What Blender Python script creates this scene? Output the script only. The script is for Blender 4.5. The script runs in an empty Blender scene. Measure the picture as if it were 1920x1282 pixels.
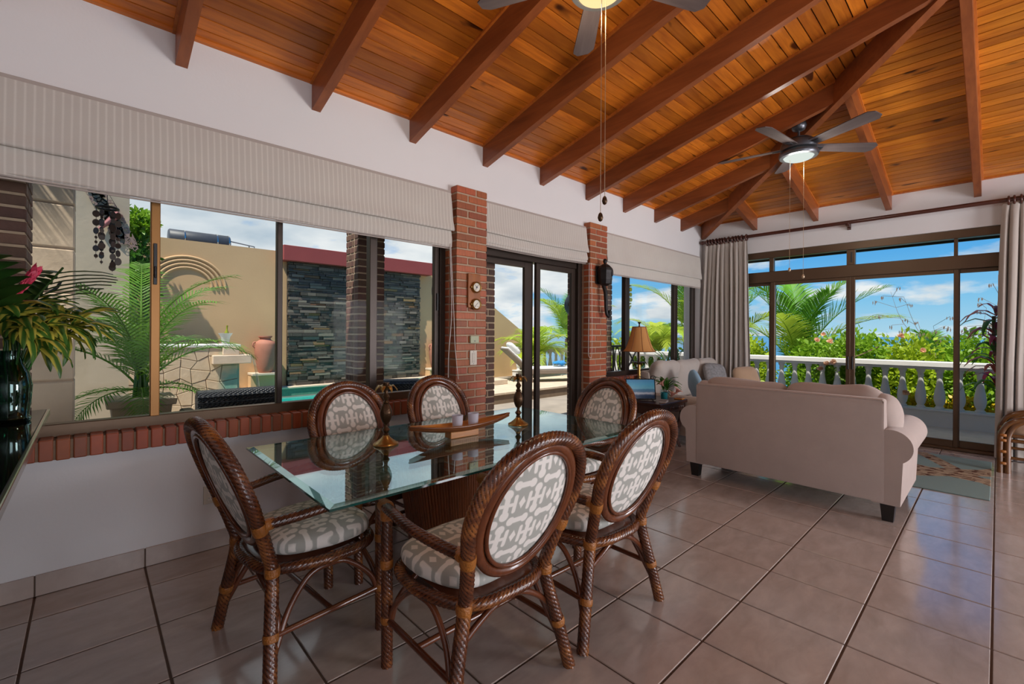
import bpy, bmesh, math, random
import numpy as np
from mathutils import Vector, Matrix, noise

random.seed(7)
S = bpy.context.scene
COL = S.collection
PI = math.pi

# ---------------------------------------------------------------- camera
YAW, ROLL, FPX = 0.8200, 0.0057, 850.0
cam_d = bpy.data.cameras.new('camera')
cam = bpy.data.objects.new('camera', cam_d)
COL.objects.link(cam)
_F = Vector((math.cos(YAW), math.sin(YAW), 0))
_R = Vector((math.sin(YAW), -math.cos(YAW), 0)) * math.cos(ROLL) + Vector((0, 0, 1)) * math.sin(ROLL)
_U = _R.cross(_F)
cam.matrix_world = Matrix(((_R.x, _U.x, -_F.x, 0.0), (_R.y, _U.y, -_F.y, 0.0), (_R.z, _U.z, -_F.z, 1.40), (0, 0, 0, 1)))
cam_d.sensor_width = 36.0
cam_d.lens = 36.0 * FPX / 1920.0
cam_d.shift_y = -17.4 / 1920.0
cam_d.clip_start = 0.02
cam_d.clip_end = 20000
S.camera = cam

# ---------------------------------------------------------------- node helper
class NT:
    def __init__(s, tree):
        s.t = tree; s.t.nodes.clear()
    def n(s, typ, **kw):
        nd = s.t.nodes.new(typ)
        for k, v in kw.items(): setattr(nd, k, v)
        return nd
    def l(s, a, b): s.t.links.new(a, b)
    def put(s, sock, v):
        if hasattr(v, 'is_output') or isinstance(v, bpy.types.NodeSocket): s.l(v, sock)
        else: sock.default_value = v
    def m(s, op, a, b=0.0, c=0.0, clamp=False):
        nd = s.n('ShaderNodeMath', operation=op, use_clamp=clamp)
        s.put(nd.inputs[0], a); s.put(nd.inputs[1], b)
        if op in ('MULTIPLY_ADD', 'COMPARE', 'SMOOTH_MIN', 'SMOOTH_MAX', 'WRAP'): s.put(nd.inputs[2], c)
        return nd.outputs[0]
    def mix(s, f, a, b, mode='MIX'):
        nd = s.n('ShaderNodeMix', data_type='RGBA', blend_type=mode)
        s.put(nd.inputs[0], f)
        for i, v in ((6, a), (7, b)):
            if isinstance(v, (tuple, list)): v = tuple(v) + ((1.0,) if len(v) == 3 else ())
            s.put(nd.inputs[i], v)
        return nd.outputs[2]
    def noise(s, vec=None, scale=5, detail=3, rough=.5, dist=0, dim='3D'):
        nd = s.n('ShaderNodeTexNoise', noise_dimensions=dim)
        nd.inputs['Scale'].default_value = scale; nd.inputs['Detail'].default_value = detail
        nd.inputs['Roughness'].default_value = rough; nd.inputs['Distortion'].default_value = dist
        if vec is not None: s.l(vec, nd.inputs['Vector'])
        return nd.outputs[0]
    def ramp(s, f, stops, interp='LINEAR'):
        nd = s.n('ShaderNodeValToRGB'); r = nd.color_ramp; r.interpolation = interp
        while len(r.elements) < len(stops): r.elements.new(.5)
        for e, (p, c) in zip(r.elements, stops):
            e.position = p
            if isinstance(c, (int, float)): c = (c, c, c)
            e.color = tuple(c) + ((1.0,) if len(c) == 3 else ())
        s.l(f, nd.inputs[0]); return nd.outputs[0]
    def mapping(s, vec, scale=(1, 1, 1), rot=(0, 0, 0), loc=(0, 0, 0)):
        nd = s.n('ShaderNodeMapping')
        nd.inputs['Scale'].default_value = scale; nd.inputs['Rotation'].default_value = rot; nd.inputs['Location'].default_value = loc
        s.l(vec, nd.inputs['Vector']); return nd.outputs[0]
    def xyz(s, vec):
        nd = s.n('ShaderNodeSeparateXYZ'); s.l(vec, nd.inputs[0]); return nd.outputs
    def comb(s, x, y, z):
        nd = s.n('ShaderNodeCombineXYZ')
        for i, v in enumerate((x, y, z)): s.put(nd.inputs[i], v)
        return nd.outputs[0]
    def vadd(s, a, b):
        nd = s.n('ShaderNodeVectorMath', operation='ADD'); s.l(a, nd.inputs[0]); s.l(b, nd.inputs[1]); return nd.outputs[0]

# ---------------------------------------------------------------- world: sky with broken cloud
W = bpy.data.worlds.new('sky'); S.world = W; W.use_nodes = True
w = NT(W.node_tree)
tc = w.n('ShaderNodeTexCoord').outputs['Generated']
sx, sy, sz = w.xyz(tc)
zc = w.m('MAXIMUM', sz, 0.0)
base = w.ramp(zc, [(0.0, (0.46, 0.72, 0.88)), (0.06, (0.25, 0.60, 0.90)), (0.17, (0.06, 0.38, 0.86)), (0.40, (0.03, 0.26, 0.72)), (1.0, (0.03, 0.16, 0.48))])
den = w.m('ADD', zc, 0.22)
cp = w.comb(w.m('DIVIDE', sx, den), w.m('DIVIDE', sy, den), 0.0)
c1 = w.noise(w.mapping(cp, loc=(2.3, 8.1, 0)), scale=1.7, detail=8, rough=.55, dist=.2)
c2 = w.noise(w.mapping(cp, loc=(7.3, 1.1, 3)), scale=.42, detail=2)
cl = w.m('ADD', w.m('ADD', c1, w.m('MULTIPLY', w.m('SUBTRACT', c2, .5), .45)), w.m('MULTIPLY', w.m('SUBTRACT', sy, .36), .36))
cover = w.ramp(cl, [(0.475, 0.0), (0.60, 1.0)])
shade = w.ramp(w.noise(w.mapping(cp, loc=(4, 2, 9)), scale=2.2, detail=4), [(0.33, (0.50, 0.60, 0.70)), (0.62, (0.95, 0.96, 0.97))])
skyc = w.mix(cover, base, shade)
bg = w.n('ShaderNodeBackground'); w.l(skyc, bg.inputs[0]); bg.inputs[1].default_value = 0.95
w.l(bg.outputs[0], w.n('ShaderNodeOutputWorld').inputs[0])

def link_light(name, typ, loc, energy, color, **kw):
    d = bpy.data.lights.new(name, typ); d.energy = energy; d.color = color
    for k, v in kw.items(): setattr(d, k, v)
    o = bpy.data.objects.new(name, d); COL.objects.link(o); o.location = loc
    return o
def aim(o, d): o.rotation_euler = Vector(d).to_track_quat('-Z', 'Y').to_euler()
sun = link_light('sun', 'SUN', (0, 0, 20), 6.6, (1.0, .93, .82), angle=.012)
aim(sun, (.42, .21, -.88))
# added area lights, key and fill, at openings made up in the unseen right-hand wall
key_light = link_light('added_key_light', 'AREA', (5.4, -4.72, 1.25), 310, (.985, .96, 1.0), shape='RECTANGLE', size=2.3, size_y=2.0)
aim(key_light, (-.25, 1, .02))
fill_light = link_light('added_fill_light', 'AREA', (1.0, -4.72, 1.35), 95, (.985, .96, 1.0), shape='RECTANGLE', size=2.2, size_y=1.9)
aim(fill_light, (.42, 1, .0))
S.view_settings.view_transform = 'Standard'
S.view_settings.look = 'None'
S.view_settings.exposure = 0.0
S.view_settings.gamma = 1.0
S.view_settings.use_curve_mapping = False

# ---------------------------------------------------------------- mesh helper
def perp(t):
    a = Vector((0, 0, 1)) if abs(t.z) < .9 else Vector((1, 0, 0))
    return t.cross(a).normalized()

def spline(pts, n):
    """Catmull-Rom through pts, n points per span."""
    P = [Vector(p) for p in pts]; out = []
    for i in range(len(P) - 1):
        p0 = P[i - 1] if i else P[0] * 2 - P[1]
        p1, p2 = P[i], P[i + 1]
        p3 = P[i + 2] if i + 2 < len(P) else P[-1] * 2 - P[-2]
        for k in range(n):
            t = k / n
            out.append(.5 * ((2 * p1) + (p2 - p0) * t + (2 * p0 - 5 * p1 + 4 * p2 - p3) * t * t + (3 * p1 - p0 - 3 * p2 + p3) * t ** 3))
    out.append(P[-1]); return out

def resample(pts, step):
    P = [Vector(p) for p in pts]; L = [0]
    for a, b in zip(P, P[1:]): L.append(L[-1] + (b - a).length)
    n = max(2, int(L[-1] / step)); out = []; j = 0
    for k in range(n + 1):
        d = L[-1] * k / n
        while j < len(L) - 2 and L[j + 1] < d: j += 1
        t = (d - L[j]) / max(1e-9, L[j + 1] - L[j]); out.append(P[j].lerp(P[j + 1], t))
    return out

class MB:
    def __init__(s): s.v = []; s.f = []; s.g = {}
    def add(s, vs, fs):
        o = len(s.v); s.v.extend([tuple(p) for p in vs]); s.f.extend([tuple(i + o for i in f) for f in fs]); return s
    def box(s, x0, x1, y0, y1, z0, z1, M=None):
        vs = [Vector(p) for p in ((x0, y0, z0), (x1, y0, z0), (x1, y1, z0), (x0, y1, z0), (x0, y0, z1), (x1, y0, z1), (x1, y1, z1), (x0, y1, z1))]
        if M: vs = [M @ p for p in vs]
        return s.add(vs, ((3, 2, 1, 0), (4, 5, 6, 7), (0, 1, 5, 4), (1, 2, 6, 5), (2, 3, 7, 6), (3, 0, 4, 7)))
    def bar(s, a, b, w, h, up=(0, 0, 1)):
        """rectangular bar from a to b, w wide, h high"""
        a, b = Vector(a), Vector(b); t = (b - a).normalized(); r = t.cross(Vector(up)).normalized(); u = r.cross(t)
        vs = []
        for p in (a, b):
            for i, j in ((-1, -1), (1, -1), (1, 1), (-1, 1)): vs.append(p + r * i * w / 2 + u * j * h / 2)
        return s.add(vs, ((0, 1, 2, 3), (7, 6, 5, 4), (1, 0, 4, 5), (2, 1, 5, 6), (3, 2, 6, 7), (0, 3, 7, 4)))
    def tube(s, path, r, n=8, closed=False, lobes=0, amp=0.0, pitch=.1, caps=True):
        P = [Vector(p) for p in path]; N = len(P); o = len(s.v)
        rad = r if callable(r) else (lambda t: r)
        t0 = (P[1] - P[0]).normalized(); nrm = perp(t0); dist = 0; rings = []
        for i in range(N):
            if closed: t = (P[(i + 1) % N] - P[i - 1]).normalized()
            else: t = (P[min(i + 1, N - 1)] - P[max(i - 1, 0)]).normalized()
            nrm = (nrm - t * nrm.dot(t)).normalized(); b = t.cross(nrm)
            if i: dist += (P[i] - P[i - 1]).length
            R = rad(i / max(1, N - 1)); ph = 2 * PI * dist / pitch if lobes else 0
            for k in range(n):
                a = 2 * PI * k / n
                rd = abs(math.sin(lobes * a / 2 + ph)) if lobes else 1.0
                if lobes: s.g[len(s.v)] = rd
                q = R * (1 + amp * rd ** .7 - amp * .6) if lobes else R
                s.v.append(tuple(P[i] + (nrm * math.cos(a) + b * math.sin(a)) * q))
        M = N if closed else N - 1
        for i in range(M):
            for k in range(n):
                i2 = (i + 1) % N
                s.f.append((o + i * n + k, o + i * n + (k + 1) % n, o + i2 * n + (k + 1) % n, o + i2 * n + k))
        if caps and not closed:
            s.f.append(tuple(o + k for k in range(n))[::-1]); s.f.append(tuple(o + (N - 1) * n + k for k in range(n)))
        return s
    def lathe(s, prof, n=24, c=(0, 0, 0), M=None, cap=True):
        o = len(s.v); c = Vector(c)
        for r, z in prof:
            for k in range(n):
                a = 2 * PI * k / n; p = Vector((r * math.cos(a), r * math.sin(a), z))
                s.v.append(tuple((M @ p if M else p) + c))
        for i in range(len(prof) - 1):
            for k in range(n):
                s.f.append((o + i * n + k, o + i * n + (k + 1) % n, o + (i + 1) * n + (k + 1) % n, o + (i + 1) * n + k))
        if cap:
            s.f.append(tuple(o + k for k in range(n))[::-1]); s.f.append(tuple(o + (len(prof) - 1) * n + k for k in range(n)))
        return s
    def prism(s, poly, axis, a, b):
        """2-D polygon extruded along axis (0 x, 1 y, 2 z) from a to b; poly in the other two axes, in order"""
        def put(p, d):
            q = list(p); q.insert(axis, d); return q
        n = len(poly)
        return s.add([put(p, a) for p in poly] + [put(p, b) for p in poly],
                     [tuple(range(n))[::-1], tuple(range(n, 2 * n))] + [(i, (i + 1) % n, n + (i + 1) % n, n + i) for i in range(n)])
    def sph(s, c, r, n=10, m=7, e=1.0, M=None):
        """(super)ellipsoid; r scalar or triple; e<1 boxier"""
        if not isinstance(r, (tuple, list)): r = (r, r, r)
        c = Vector(c); o = len(s.v)
        f = lambda v: math.copysign(abs(v) ** e, v)
        for i in range(m + 1):
            la = -PI / 2 + PI * i / m
            for k in range(n):
                lo = 2 * PI * k / n
                p = Vector((r[0] * f(math.cos(la)) * f(math.cos(lo)), r[1] * f(math.cos(la)) * f(math.sin(lo)), r[2] * f(math.sin(la))))
                s.v.append(tuple((M @ p if M else p) + c))
        for i in range(m):
            for k in range(n): s.f.append((o + i * n + k, o + i * n + (k + 1) % n, o + (i + 1) * n + (k + 1) % n, o + (i + 1) * n + k))
        return s
    def grid(s, fn, nu, nv, closed_u=False):
        o = len(s.v)
        for j in range(nv + 1):
            for i in range(nu + (0 if closed_u else 1)): s.v.append(tuple(fn(i / nu, j / nv)))
        st = nu if closed_u else nu + 1
        for j in range(nv):
            for i in range(nu):
                a, b = i, (i + 1) % st
                s.f.append((o + j * st + a, o + j * st + b, o + (j + 1) * st + b, o + (j + 1) * st + a))
        return s
    def mesh(s, name, mat=None, smooth=None, fix=False, bevel=0.0, seg=2):
        me = bpy.data.meshes.new(name); me.from_pydata(s.v, [], s.f)
        if fix or bevel:
            bm = bmesh.new(); bm.from_mesh(me)
            if bevel:
                bmesh.ops.remove_doubles(bm, verts=bm.verts, dist=1e-6)
                es = [e for e in bm.edges if len(e.link_faces) == 2 and e.calc_face_angle(0) > .5]
                bmesh.ops.bevel(bm, geom=es, offset=bevel, segments=seg, affect='EDGES', profile=.5, clamp_overlap=True)
            bmesh.ops.recalc_face_normals(bm, faces=bm.faces); bm.to_mesh(me); bm.free()
        if smooth is not None:
            me.polygons.foreach_set('use_smooth', [True] * len(me.polygons))
            if smooth < 180: me.set_sharp_from_angle(angle=math.radians(smooth))
        if mat: me.materials.append(mat)
        if s.g and not (fix or bevel):
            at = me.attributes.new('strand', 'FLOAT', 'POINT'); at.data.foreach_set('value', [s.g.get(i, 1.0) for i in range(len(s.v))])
        me.update(); return me
    def obj(s, name, mat, parent=None, smooth=None, fix=False, bevel=0.0, seg=2, loc=None, rot=None, kind=None):
        return mkobj(name, s.mesh(name, mat, smooth, fix, bevel, seg), parent, loc, rot, kind)

def mkobj(name, me, parent=None, loc=None, rot=None, kind=None):
    o = bpy.data.objects.new(name, me); COL.objects.link(o)
    if parent: o.parent = parent
    if loc is not None: o.location = loc
    if rot is not None: o.rotation_euler = rot
    if kind: o['kind'] = kind
    return o
def empty(name, loc=(0, 0, 0), rz=0.0, parent=None):
    o = bpy.data.objects.new(name, None); COL.objects.link(o); o.location = loc; o.rotation_euler = (0, 0, rz)
    o.empty_display_size = .05
    if parent: o.parent = parent
    return o
def tag(o, label, cat, group=None):
    o['label'] = label; o['category'] = cat
    if group: o['group'] = group
    return o
def thing(name, label, cat, loc=(0, 0, 0), rz=0.0, group=None): return tag(empty(name, loc, rz), label, cat, group)
def copy_tree(o, parent=None):
    c = o.copy(); COL.objects.link(c); c.parent = parent
    for ch in list(o.children): copy_tree(ch, c)
    return c

# ---------------------------------------------------------------- materials
def newmat(name):
    m = bpy.data.materials.new(name); m.use_nodes = True
    return m, NT(m.node_tree)
def finish(t, color, rough=.5, metal=0.0, spec=.5, bump=None, bstr=.2, bdist=.01, sheen=0.0, coat=0.0, emis=None, estr=0, sss=0.0, trans=0.0):
    b = t.n('ShaderNodeBsdfPrincipled')
    if isinstance(color, (tuple, list)): color = tuple(color)[:3] + (1.0,)
    t.put(b.inputs['Base Color'], color); t.put(b.inputs['Roughness'], rough); t.put(b.inputs['Metallic'], metal)
    t.put(b.inputs['Specular IOR Level'], spec); b.inputs['Sheen Weight'].default_value = sheen
    b.inputs['Coat Weight'].default_value = coat; b.inputs['Coat Roughness'].default_value = .12
    if emis is not None:
        t.put(b.inputs['Emission Color'], tuple(emis) + (1.0,)); b.inputs['Emission Strength'].default_value = estr
    if bump is not None:
        bp = t.n('ShaderNodeBump'); bp.inputs['Strength'].default_value = bstr; bp.inputs['Distance'].default_value = bdist
        t.l(bump, bp.inputs['Height']); t.l(bp.outputs[0], b.inputs['Normal'])
    out = t.n('ShaderNodeOutputMaterial')
    if trans:
        tl = t.n('ShaderNodeBsdfTranslucent'); t.put(tl.inputs[0], color); mx = t.n('ShaderNodeMixShader')
        mx.inputs[0].default_value = trans; t.l(b.outputs[0], mx.inputs[1]); t.l(tl.outputs[0], mx.inputs[2]); t.l(mx.outputs[0], out.inputs[0])
    else: t.l(b.outputs[0], out.inputs[0])
    return b
def pmat(name, col, rough=.5, metal=0.0, var=.0, vscale=6.0, rand=0.0, hue=0.0, bump=0.0, bscale=40.0, spec=.5, sheen=0.0, coat=0.0, trans=0.0, stretch=(1, 1, 1)):
    m, t = newmat(name)
    co = t.n('ShaderNodeTexCoord').outputs['Object']
    oi = t.n('ShaderNodeObjectInfo').outputs['Random']
    vec = t.mapping(co, scale=stretch)
    c = tuple(col)[:3] + (1.0,)
    if var:
        f = t.noise(vec, vscale, 4)
        c = t.mix(f, tuple(v * (1 - var) for v in col), tuple(min(1, v * (1 + var)) for v in col))
    if rand or hue:
        h = t.n('ShaderNodeHueSaturation')
        h.inputs['Saturation'].default_value = 1.0
        t.l(t.m('MULTIPLY_ADD', oi, 2 * rand, 1 - rand), h.inputs['Value'])
        oi2 = t.m('FRACT', t.m('MULTIPLY', oi, 17.3)); t.l(t.m('MULTIPLY_ADD', oi2, 2 * hue, .5 - hue), h.inputs['Hue'])
        t.put(h.inputs['Color'], c); c = h.outputs[0]
    bp = t.noise(vec, bscale, 3) if bump else None
    finish(t, c, rough, metal, spec, bp, bump, .01, sheen, coat, trans=trans)
    return m
def wood(name, c1, c2, axis=0, rough=.35, rand=.25, knots=True, grain=1.0, coat=0.0, spec=.5):
    """streaky board: grain along axis; each board its own offset and tone"""
    m, t = newmat(name)
    co = t.n('ShaderNodeTexCoord').outputs['Object']; oi = t.n('ShaderNodeObjectInfo')
    off = t.m('MULTIPLY', oi.outputs['Random'], 43.0)
    vec = t.vadd(co, t.comb(off, off, off))
    st = [14 * grain, 14 * grain, 14 * grain]; st[axis] = 1.1 * grain
    g = t.noise(t.mapping(vec, scale=tuple(st)), 2.2, 5, .6, .6)
    st2 = [3.0, 3.0, 3.0]; st2[axis] = .8
    g2 = t.noise(t.mapping(vec, scale=tuple(st2)), 1.6, 3, .55)
    f = t.m('ADD', t.m('MULTIPLY', g, .6), t.m('MULTIPLY', g2, .5))
    c = t.ramp(f, [(.33, c2), (.52, tuple((a + b) / 2 for a, b in zip(c1, c2))), (.72, c1)])
    if knots:
        kn = t.noise(t.mapping(vec, scale=tuple(7 if i != axis else 2.4 for i in range(3))), 1.0, 2, .5, .3)
        k = t.ramp(kn, [(.665, 0.0), (.74, 1.0)])
        c = t.mix(k, c, tuple(v * .22 for v in c2))
    h = t.n('ShaderNodeHueSaturation'); t.l(c, h.inputs['Color'])
    t.l(t.m('MULTIPLY_ADD', oi.outputs['Random'], 2 * rand, 1 - rand), h.inputs['Value'])
    finish(t, h.outputs[0], rough, 0, spec, g, .08, .01, coat=coat)
    return m
def emit(name, col, s):
    m, t = newmat(name); e = t.n('ShaderNodeEmission'); e.inputs[0].default_value = tuple(col) + (1,); e.inputs[1].default_value = s
    t.l(e.outputs[0], t.n('ShaderNodeOutputMaterial').inputs[0]); return m
def glassmat(name, tint=(1, 1, 1), f0=.04, rough=0.0, gloss=(1, 1, 1)):
    """thin clear pane: Schlick mirror over straight transmission"""
    m, t = newmat(name)
    tr = t.n('ShaderNodeBsdfTransparent'); tr.inputs[0].default_value = tuple(tint) + (1,)
    gl = t.n('ShaderNodeBsdfGlossy'); gl.inputs[0].default_value = tuple(gloss) + (1,); gl.inputs['Roughness'].default_value = rough
    fc = t.n('ShaderNodeLayerWeight').outputs['Facing']
    fr = t.m('MULTIPLY_ADD', t.m('POWER', fc, 5.0), 1 - f0, f0)
    mx = t.n('ShaderNodeMixShader'); t.l(fr, mx.inputs[0]); t.l(tr.outputs[0], mx.inputs[1]); t.l(gl.outputs[0], mx.inputs[2])
    t.l(mx.outputs[0], t.n('ShaderNodeOutputMaterial').inputs[0]); return m

M = {}
M['wall'] = pmat('white_paint', (.76, .745, .745), .6, var=.03, vscale=2, bump=.05, bscale=60)
def tile_mat(name, a, b, rough):
    m, t = newmat(name); co = t.n('ShaderNodeTexCoord').outputs['Object']; oi = t.n('ShaderNodeObjectInfo').outputs['Random']
    off = t.m('MULTIPLY', oi, 31.0); v = t.vadd(co, t.comb(off, off, 0.0))
    n1 = t.noise(t.mapping(v, scale=(1, 2.2, 1)), 5, 5, .6, .4); n2 = t.noise(v, 1.6, 2)
    c = t.mix(t.ramp(n1, [(.3, 0.0), (.7, 1.0)]), a, b)
    c = t.mix(t.m('MULTIPLY', t.ramp(n2, [(.45, 0.0), (.75, 1.0)]), .45), c, (.46, .345, .29))
    r = t.m('MULTIPLY_ADD', n1, .16, rough - .08)
    finish(t, c, r, 0, .8, t.noise(v, 9, 3), .02, .01, coat=.7); return m
M['tile'] = tile_mat('floor_tile_glaze', (.39, .325, .287), (.52, .435, .39), .20)
M['grout'] = pmat('brown_grout', (.13, .085, .06), .9, var=.2, vscale=20)
M['plank'] = wood('ceiling_board_wood', (.66, .20, .018), (.30, .062, .007), 0, .3, .32)
M['plank_b'] = wood('ceiling_board_wood_gable', (.70, .25, .02), (.34, .085, .008), 1, .3, .28)
M['rafter'] = wood('rafter_wood', (.33, .095, .026), (.165, .042, .013), 0, .38, .18, knots=False, grain=.7)
M['rafter_y'] = wood('rafter_wood_across', (.33, .095, .026), (.165, .042, .013), 1, .38, .18, knots=False, grain=.7)
M['strip'] = wood('batten_wood', (.62, .19, .03), (.34, .08, .012), 0, .35, .15, knots=False)
M['brick'] = pmat('red_brick', (.34, .088, .030), .5, var=.45, vscale=14, rand=.28, hue=.008, bump=.25, bscale=45, stretch=(3, 3, .6))
M['brick_glazed'] = pmat('glazed_sill_brick', (.31, .068, .022), .42, var=.3, vscale=10, rand=.25, hue=.006, bump=.05, bscale=30)
M['brick_out'] = pmat('weathered_brick', (.125, .062, .046), .8, var=.35, vscale=16, rand=.25, hue=.012, bump=.3, bscale=40)
M['mortar'] = pmat('mortar', (.42, .30, .21), .9, var=.2, vscale=30, bump=.2, bscale=90)
M['sill_mortar'] = pmat('dark_sill_mortar', (.22, .14, .09), .9, var=.2, vscale=30)
M['bronze'] = pmat('bronze_aluminium', (.12, .074, .043), .38, .55, var=.12, vscale=3)
M['bronze_d'] = pmat('dark_bronze_aluminium', (.045, .030, .022), .4, .4)
M['brass_frame'] = pmat('gold_anodised_stile', (.36, .17, .05), .4, .5)
M['pane'] = glassmat('window_glass', (.97, .985, .98), .001)
M['black'] = pmat('black_plastic', (.012, .012, .013), .4)
M['iron'] = pmat('black_iron', (.018, .016, .016), .45, .5, bump=.2, bscale=60)
M['white_pl'] = pmat('ivory_plastic', (.66, .61, .52), .4)
M['cord'] = pmat('white_cord', (.72, .66, .62), .7)
# ================================================================ the room shell
YA, XB, YR, XF = 3.447, 7.65, -4.80, -1.40      # planes: window wall, balcony wall, unseen right wall, wall behind the camera
ZC, SL, YRIDGE = 3.235, 0.256, -0.675           # ceiling height at the walls, slope, ridge line
T = 0.451
def struct(o): o['kind'] = 'structure'; return o

# ---- floor: slab of grout with single tiles set in it
fl = struct(MB().box(XF, XB + .3, YR, YA + .3, -.12, -.005).obj('floor', M['grout']))
gap = .0045
tile_full = MB().box(gap - T / 2, T / 2 - gap, gap - T / 2, T / 2 - gap, -.012, 0).mesh('tile', M['tile'], bevel=.0025, seg=1)
rest = MB()
for i in range(-4, 17):
    x0, x1 = .248 + i * T, .248 + (i + 1) * T
    x0c, x1c = max(x0, XF), min(x1, XB + .02)
    if x1c - x0c < .03: continue
    for j in range(-1, 18):
        y1, y0 = 3.17 - j * T, 3.17 - (j + 1) * T
        y0c, y1c = max(y0, YR), min(y1, YA)
        if y1c - y0c < .03: continue
        full = abs((x1c - x0c) - T) < 1e-6 and abs((y1c - y0c) - T) < 1e-6
        if y1 > -1.0 and x1 > -.4:
            if full: mkobj('tile', tile_full, fl, ((x0 + x1) / 2, (y0 + y1) / 2, 0), (0, 0, random.choice((0, PI))))
            else:
                cx, cy = (x0c + x1c) / 2, (y0c + y1c) / 2
                MB().box(x0c + gap - cx, x1c - gap - cx, y0c + gap - cy, y1c - gap - cy, -.012, 0).obj('tile', M['tile'], fl, loc=(cx, cy, 0), bevel=.0025, seg=1)
        else: rest.box(x0c + gap, x1c - gap, y0c + gap, y1c - gap, -.012, 0)
rest.obj('tile', M['tile'], fl, kind='stuff')

# ---- left wall (the window wall)
WX0, P1a, P1b, P2a, P2b, WX1 = XF, 2.434, 2.79, 4.407, 4.755, 7.56
wl = MB()
wl.box(XF, XB + .3, YA, YA + .28, 2.60, ZC + .06)          # above the openings
wl.box(XF, P1a, YA, YA + .28, 0, .712)                      # under the first window
wl.box(P2b, XB + .3, YA, YA + .28, 0, .712)
wl.box(WX1, XB + .3, YA, YA + .28, .712, 2.60)
wl.box(XF, -.46, YA, YA + .28, .712, 2.60)
wl.box(P1b, P2a, YA, YA + .28, 2.33, 2.60)
wall_left = struct(wl.obj('wall_left', M['wall']))

wb = MB()
DB0, DB1 = -.62, 2.86
wb.box(XB, XB + .28, YR, YA, 2.675, ZC + .06)
wb.box(XB, XB + .28, DB1, YA, 0, 2.675)
wb.box(XB, XB + .28, YR, DB0, 0, 2.675)
wall_back = struct(wb.obj('wall_back', M['wall']))
# wall behind the viewer and the unseen right wall with two openings added for the area lights
wf = MB(); wf.box(XF - .2, XF, YR, YA + .28, 0, ZC + .06)
wf.prism([(YR, ZC + .05), (YA + .28, ZC + .05), (YRIDGE, ZC + .10 + SL * (YA - YRIDGE))], 0, XF - .2, XF)
struct(wf.obj('wall_front', M['wall'], fix=True))
wr = MB()
for a, b, z0, z1 in ((XF, -.2, 0, 2.4), (2.2, 4.7, 0, 2.4), (7.1, XB + .28, 0, 2.4), (XF, XB + .28, 2.4, ZC + .06), (-.2, 2.2, 0, .3)):
    wr.box(a, b, YR - .28, YR, z0, z1)
struct(wr.obj('wall_right', M['wall']))

# ---- baseboards: tiles on edge
def baseboard(name, axis, fixed, a, b, start):
    root = MB(); th = .012
    if axis == 0: root.box(a, b, fixed - .004, fixed, 0, .108)
    else: root.box(fixed - .004, fixed, a, b, 0, .108)
    r = struct(root.obj(name, M['grout']))
    k = math.floor((a - start) / T)
    while start + k * T < b:
        p, q = max(a, start + k * T), min(b, start + (k + 1) * T); k += 1
        if q - p < .03: continue
        m = MB()
        if axis == 0: m.box(p + .003, q - .003, fixed - th, fixed, .002, .112)
        else: m.box(fixed - th, fixed, p + .003, q - .003, .002, .112)
        m.obj('tile', M['tile'], r, bevel=.002, seg=1)
baseboard('baseboard_left', 0, YA, -.6, P1a, .248 - T)
baseboard('baseboard_back', 1, XB, DB1, YA, 3.17 - T)

# ---- ceiling
cl = MB()
OA, OB = 1.10, 1.60                                        # eaves beyond the walls
zA = ZC + .034
zr = zA + SL * (YA - YRIDGE)
XH = XB - (YA - YRIDGE)                                     # hip apex
ya, xb, yb = YA + OA, XB + OB, YR - .9
za, zb = zA - SL * OA, zA - SL * OB
apex, rend = (XH, YRIDGE, zr), (XF - .4, YRIDGE, zr)
pts = [rend, apex, (XB + OA, ya, za), (XF - .4, ya, za), (xb, YR - OB, zb), (XF - .4, YR - OB, zb), (xb, ya, zb)]
up = [(p[0], p[1], p[2] + .12) for p in pts]
cl.add(pts + up, [(0, 1, 2, 3), (1, 4, 6, 2), (0, 5, 4, 1), (7, 10, 9, 8), (8, 9, 13, 11), (7, 8, 11, 12), (3, 2, 9, 10), (2, 6, 13, 9), (6, 4, 11, 13), (4, 5, 12, 11), (5, 0, 7, 12), (0, 3, 10, 7)])
ceil = struct(cl.obj('ceiling', pmat('shadowed_roof_deck', (.06, .018, .006), .8), fix=True))
PW, PT = .0915, .016
def zs(d): return ZC + SL * d                               # underside of boards, d = distance in from the wall
def plank_a(y0, y1, x0, x1, hip0, hip1):
    """board on the window-wall slope; hip1: right end cut along the hip"""
    g = .0045; vs = []
    for (y, dz) in ((y0 + g, 0), (y1 - g, 0)):
        xe = min(x1, XB - (YA - y)) if hip1 else x1
        vs.append((x0, y, xe))
    z = lambda y: zs(YA - y)
    m = MB(); (xa0, yy0, xe0), (xa1, yy1, xe1) = vs
    cx, cy, cz = (x0 + min(xe0, xe1)) / 2, (yy0 + yy1) / 2, z((yy0 + yy1) / 2)
    P = [(xa0, yy0, z(yy0)), (xe0, yy0, z(yy0)), (xe1, yy1, z(yy1)), (xa1, yy1, z(yy1))]
    P = [(a - cx, b - cy, c - cz) for a, b, c in P]
    m.add(P + [(a, b, c + PT) for a, b, c in P], ((0, 1, 2, 3)[::-1], (4, 5, 6, 7), (0, 1, 5, 4), (1, 2, 6, 5), (2, 3, 7, 6), (3, 0, 4, 7)))
    m.obj('plank', M['plank'], ceil, loc=(cx, cy, cz), fix=True)
rows = int((YA - YRIDGE) / PW)
RX = [.38 + .8105 * i for i in range(-2, 10)]
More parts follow.
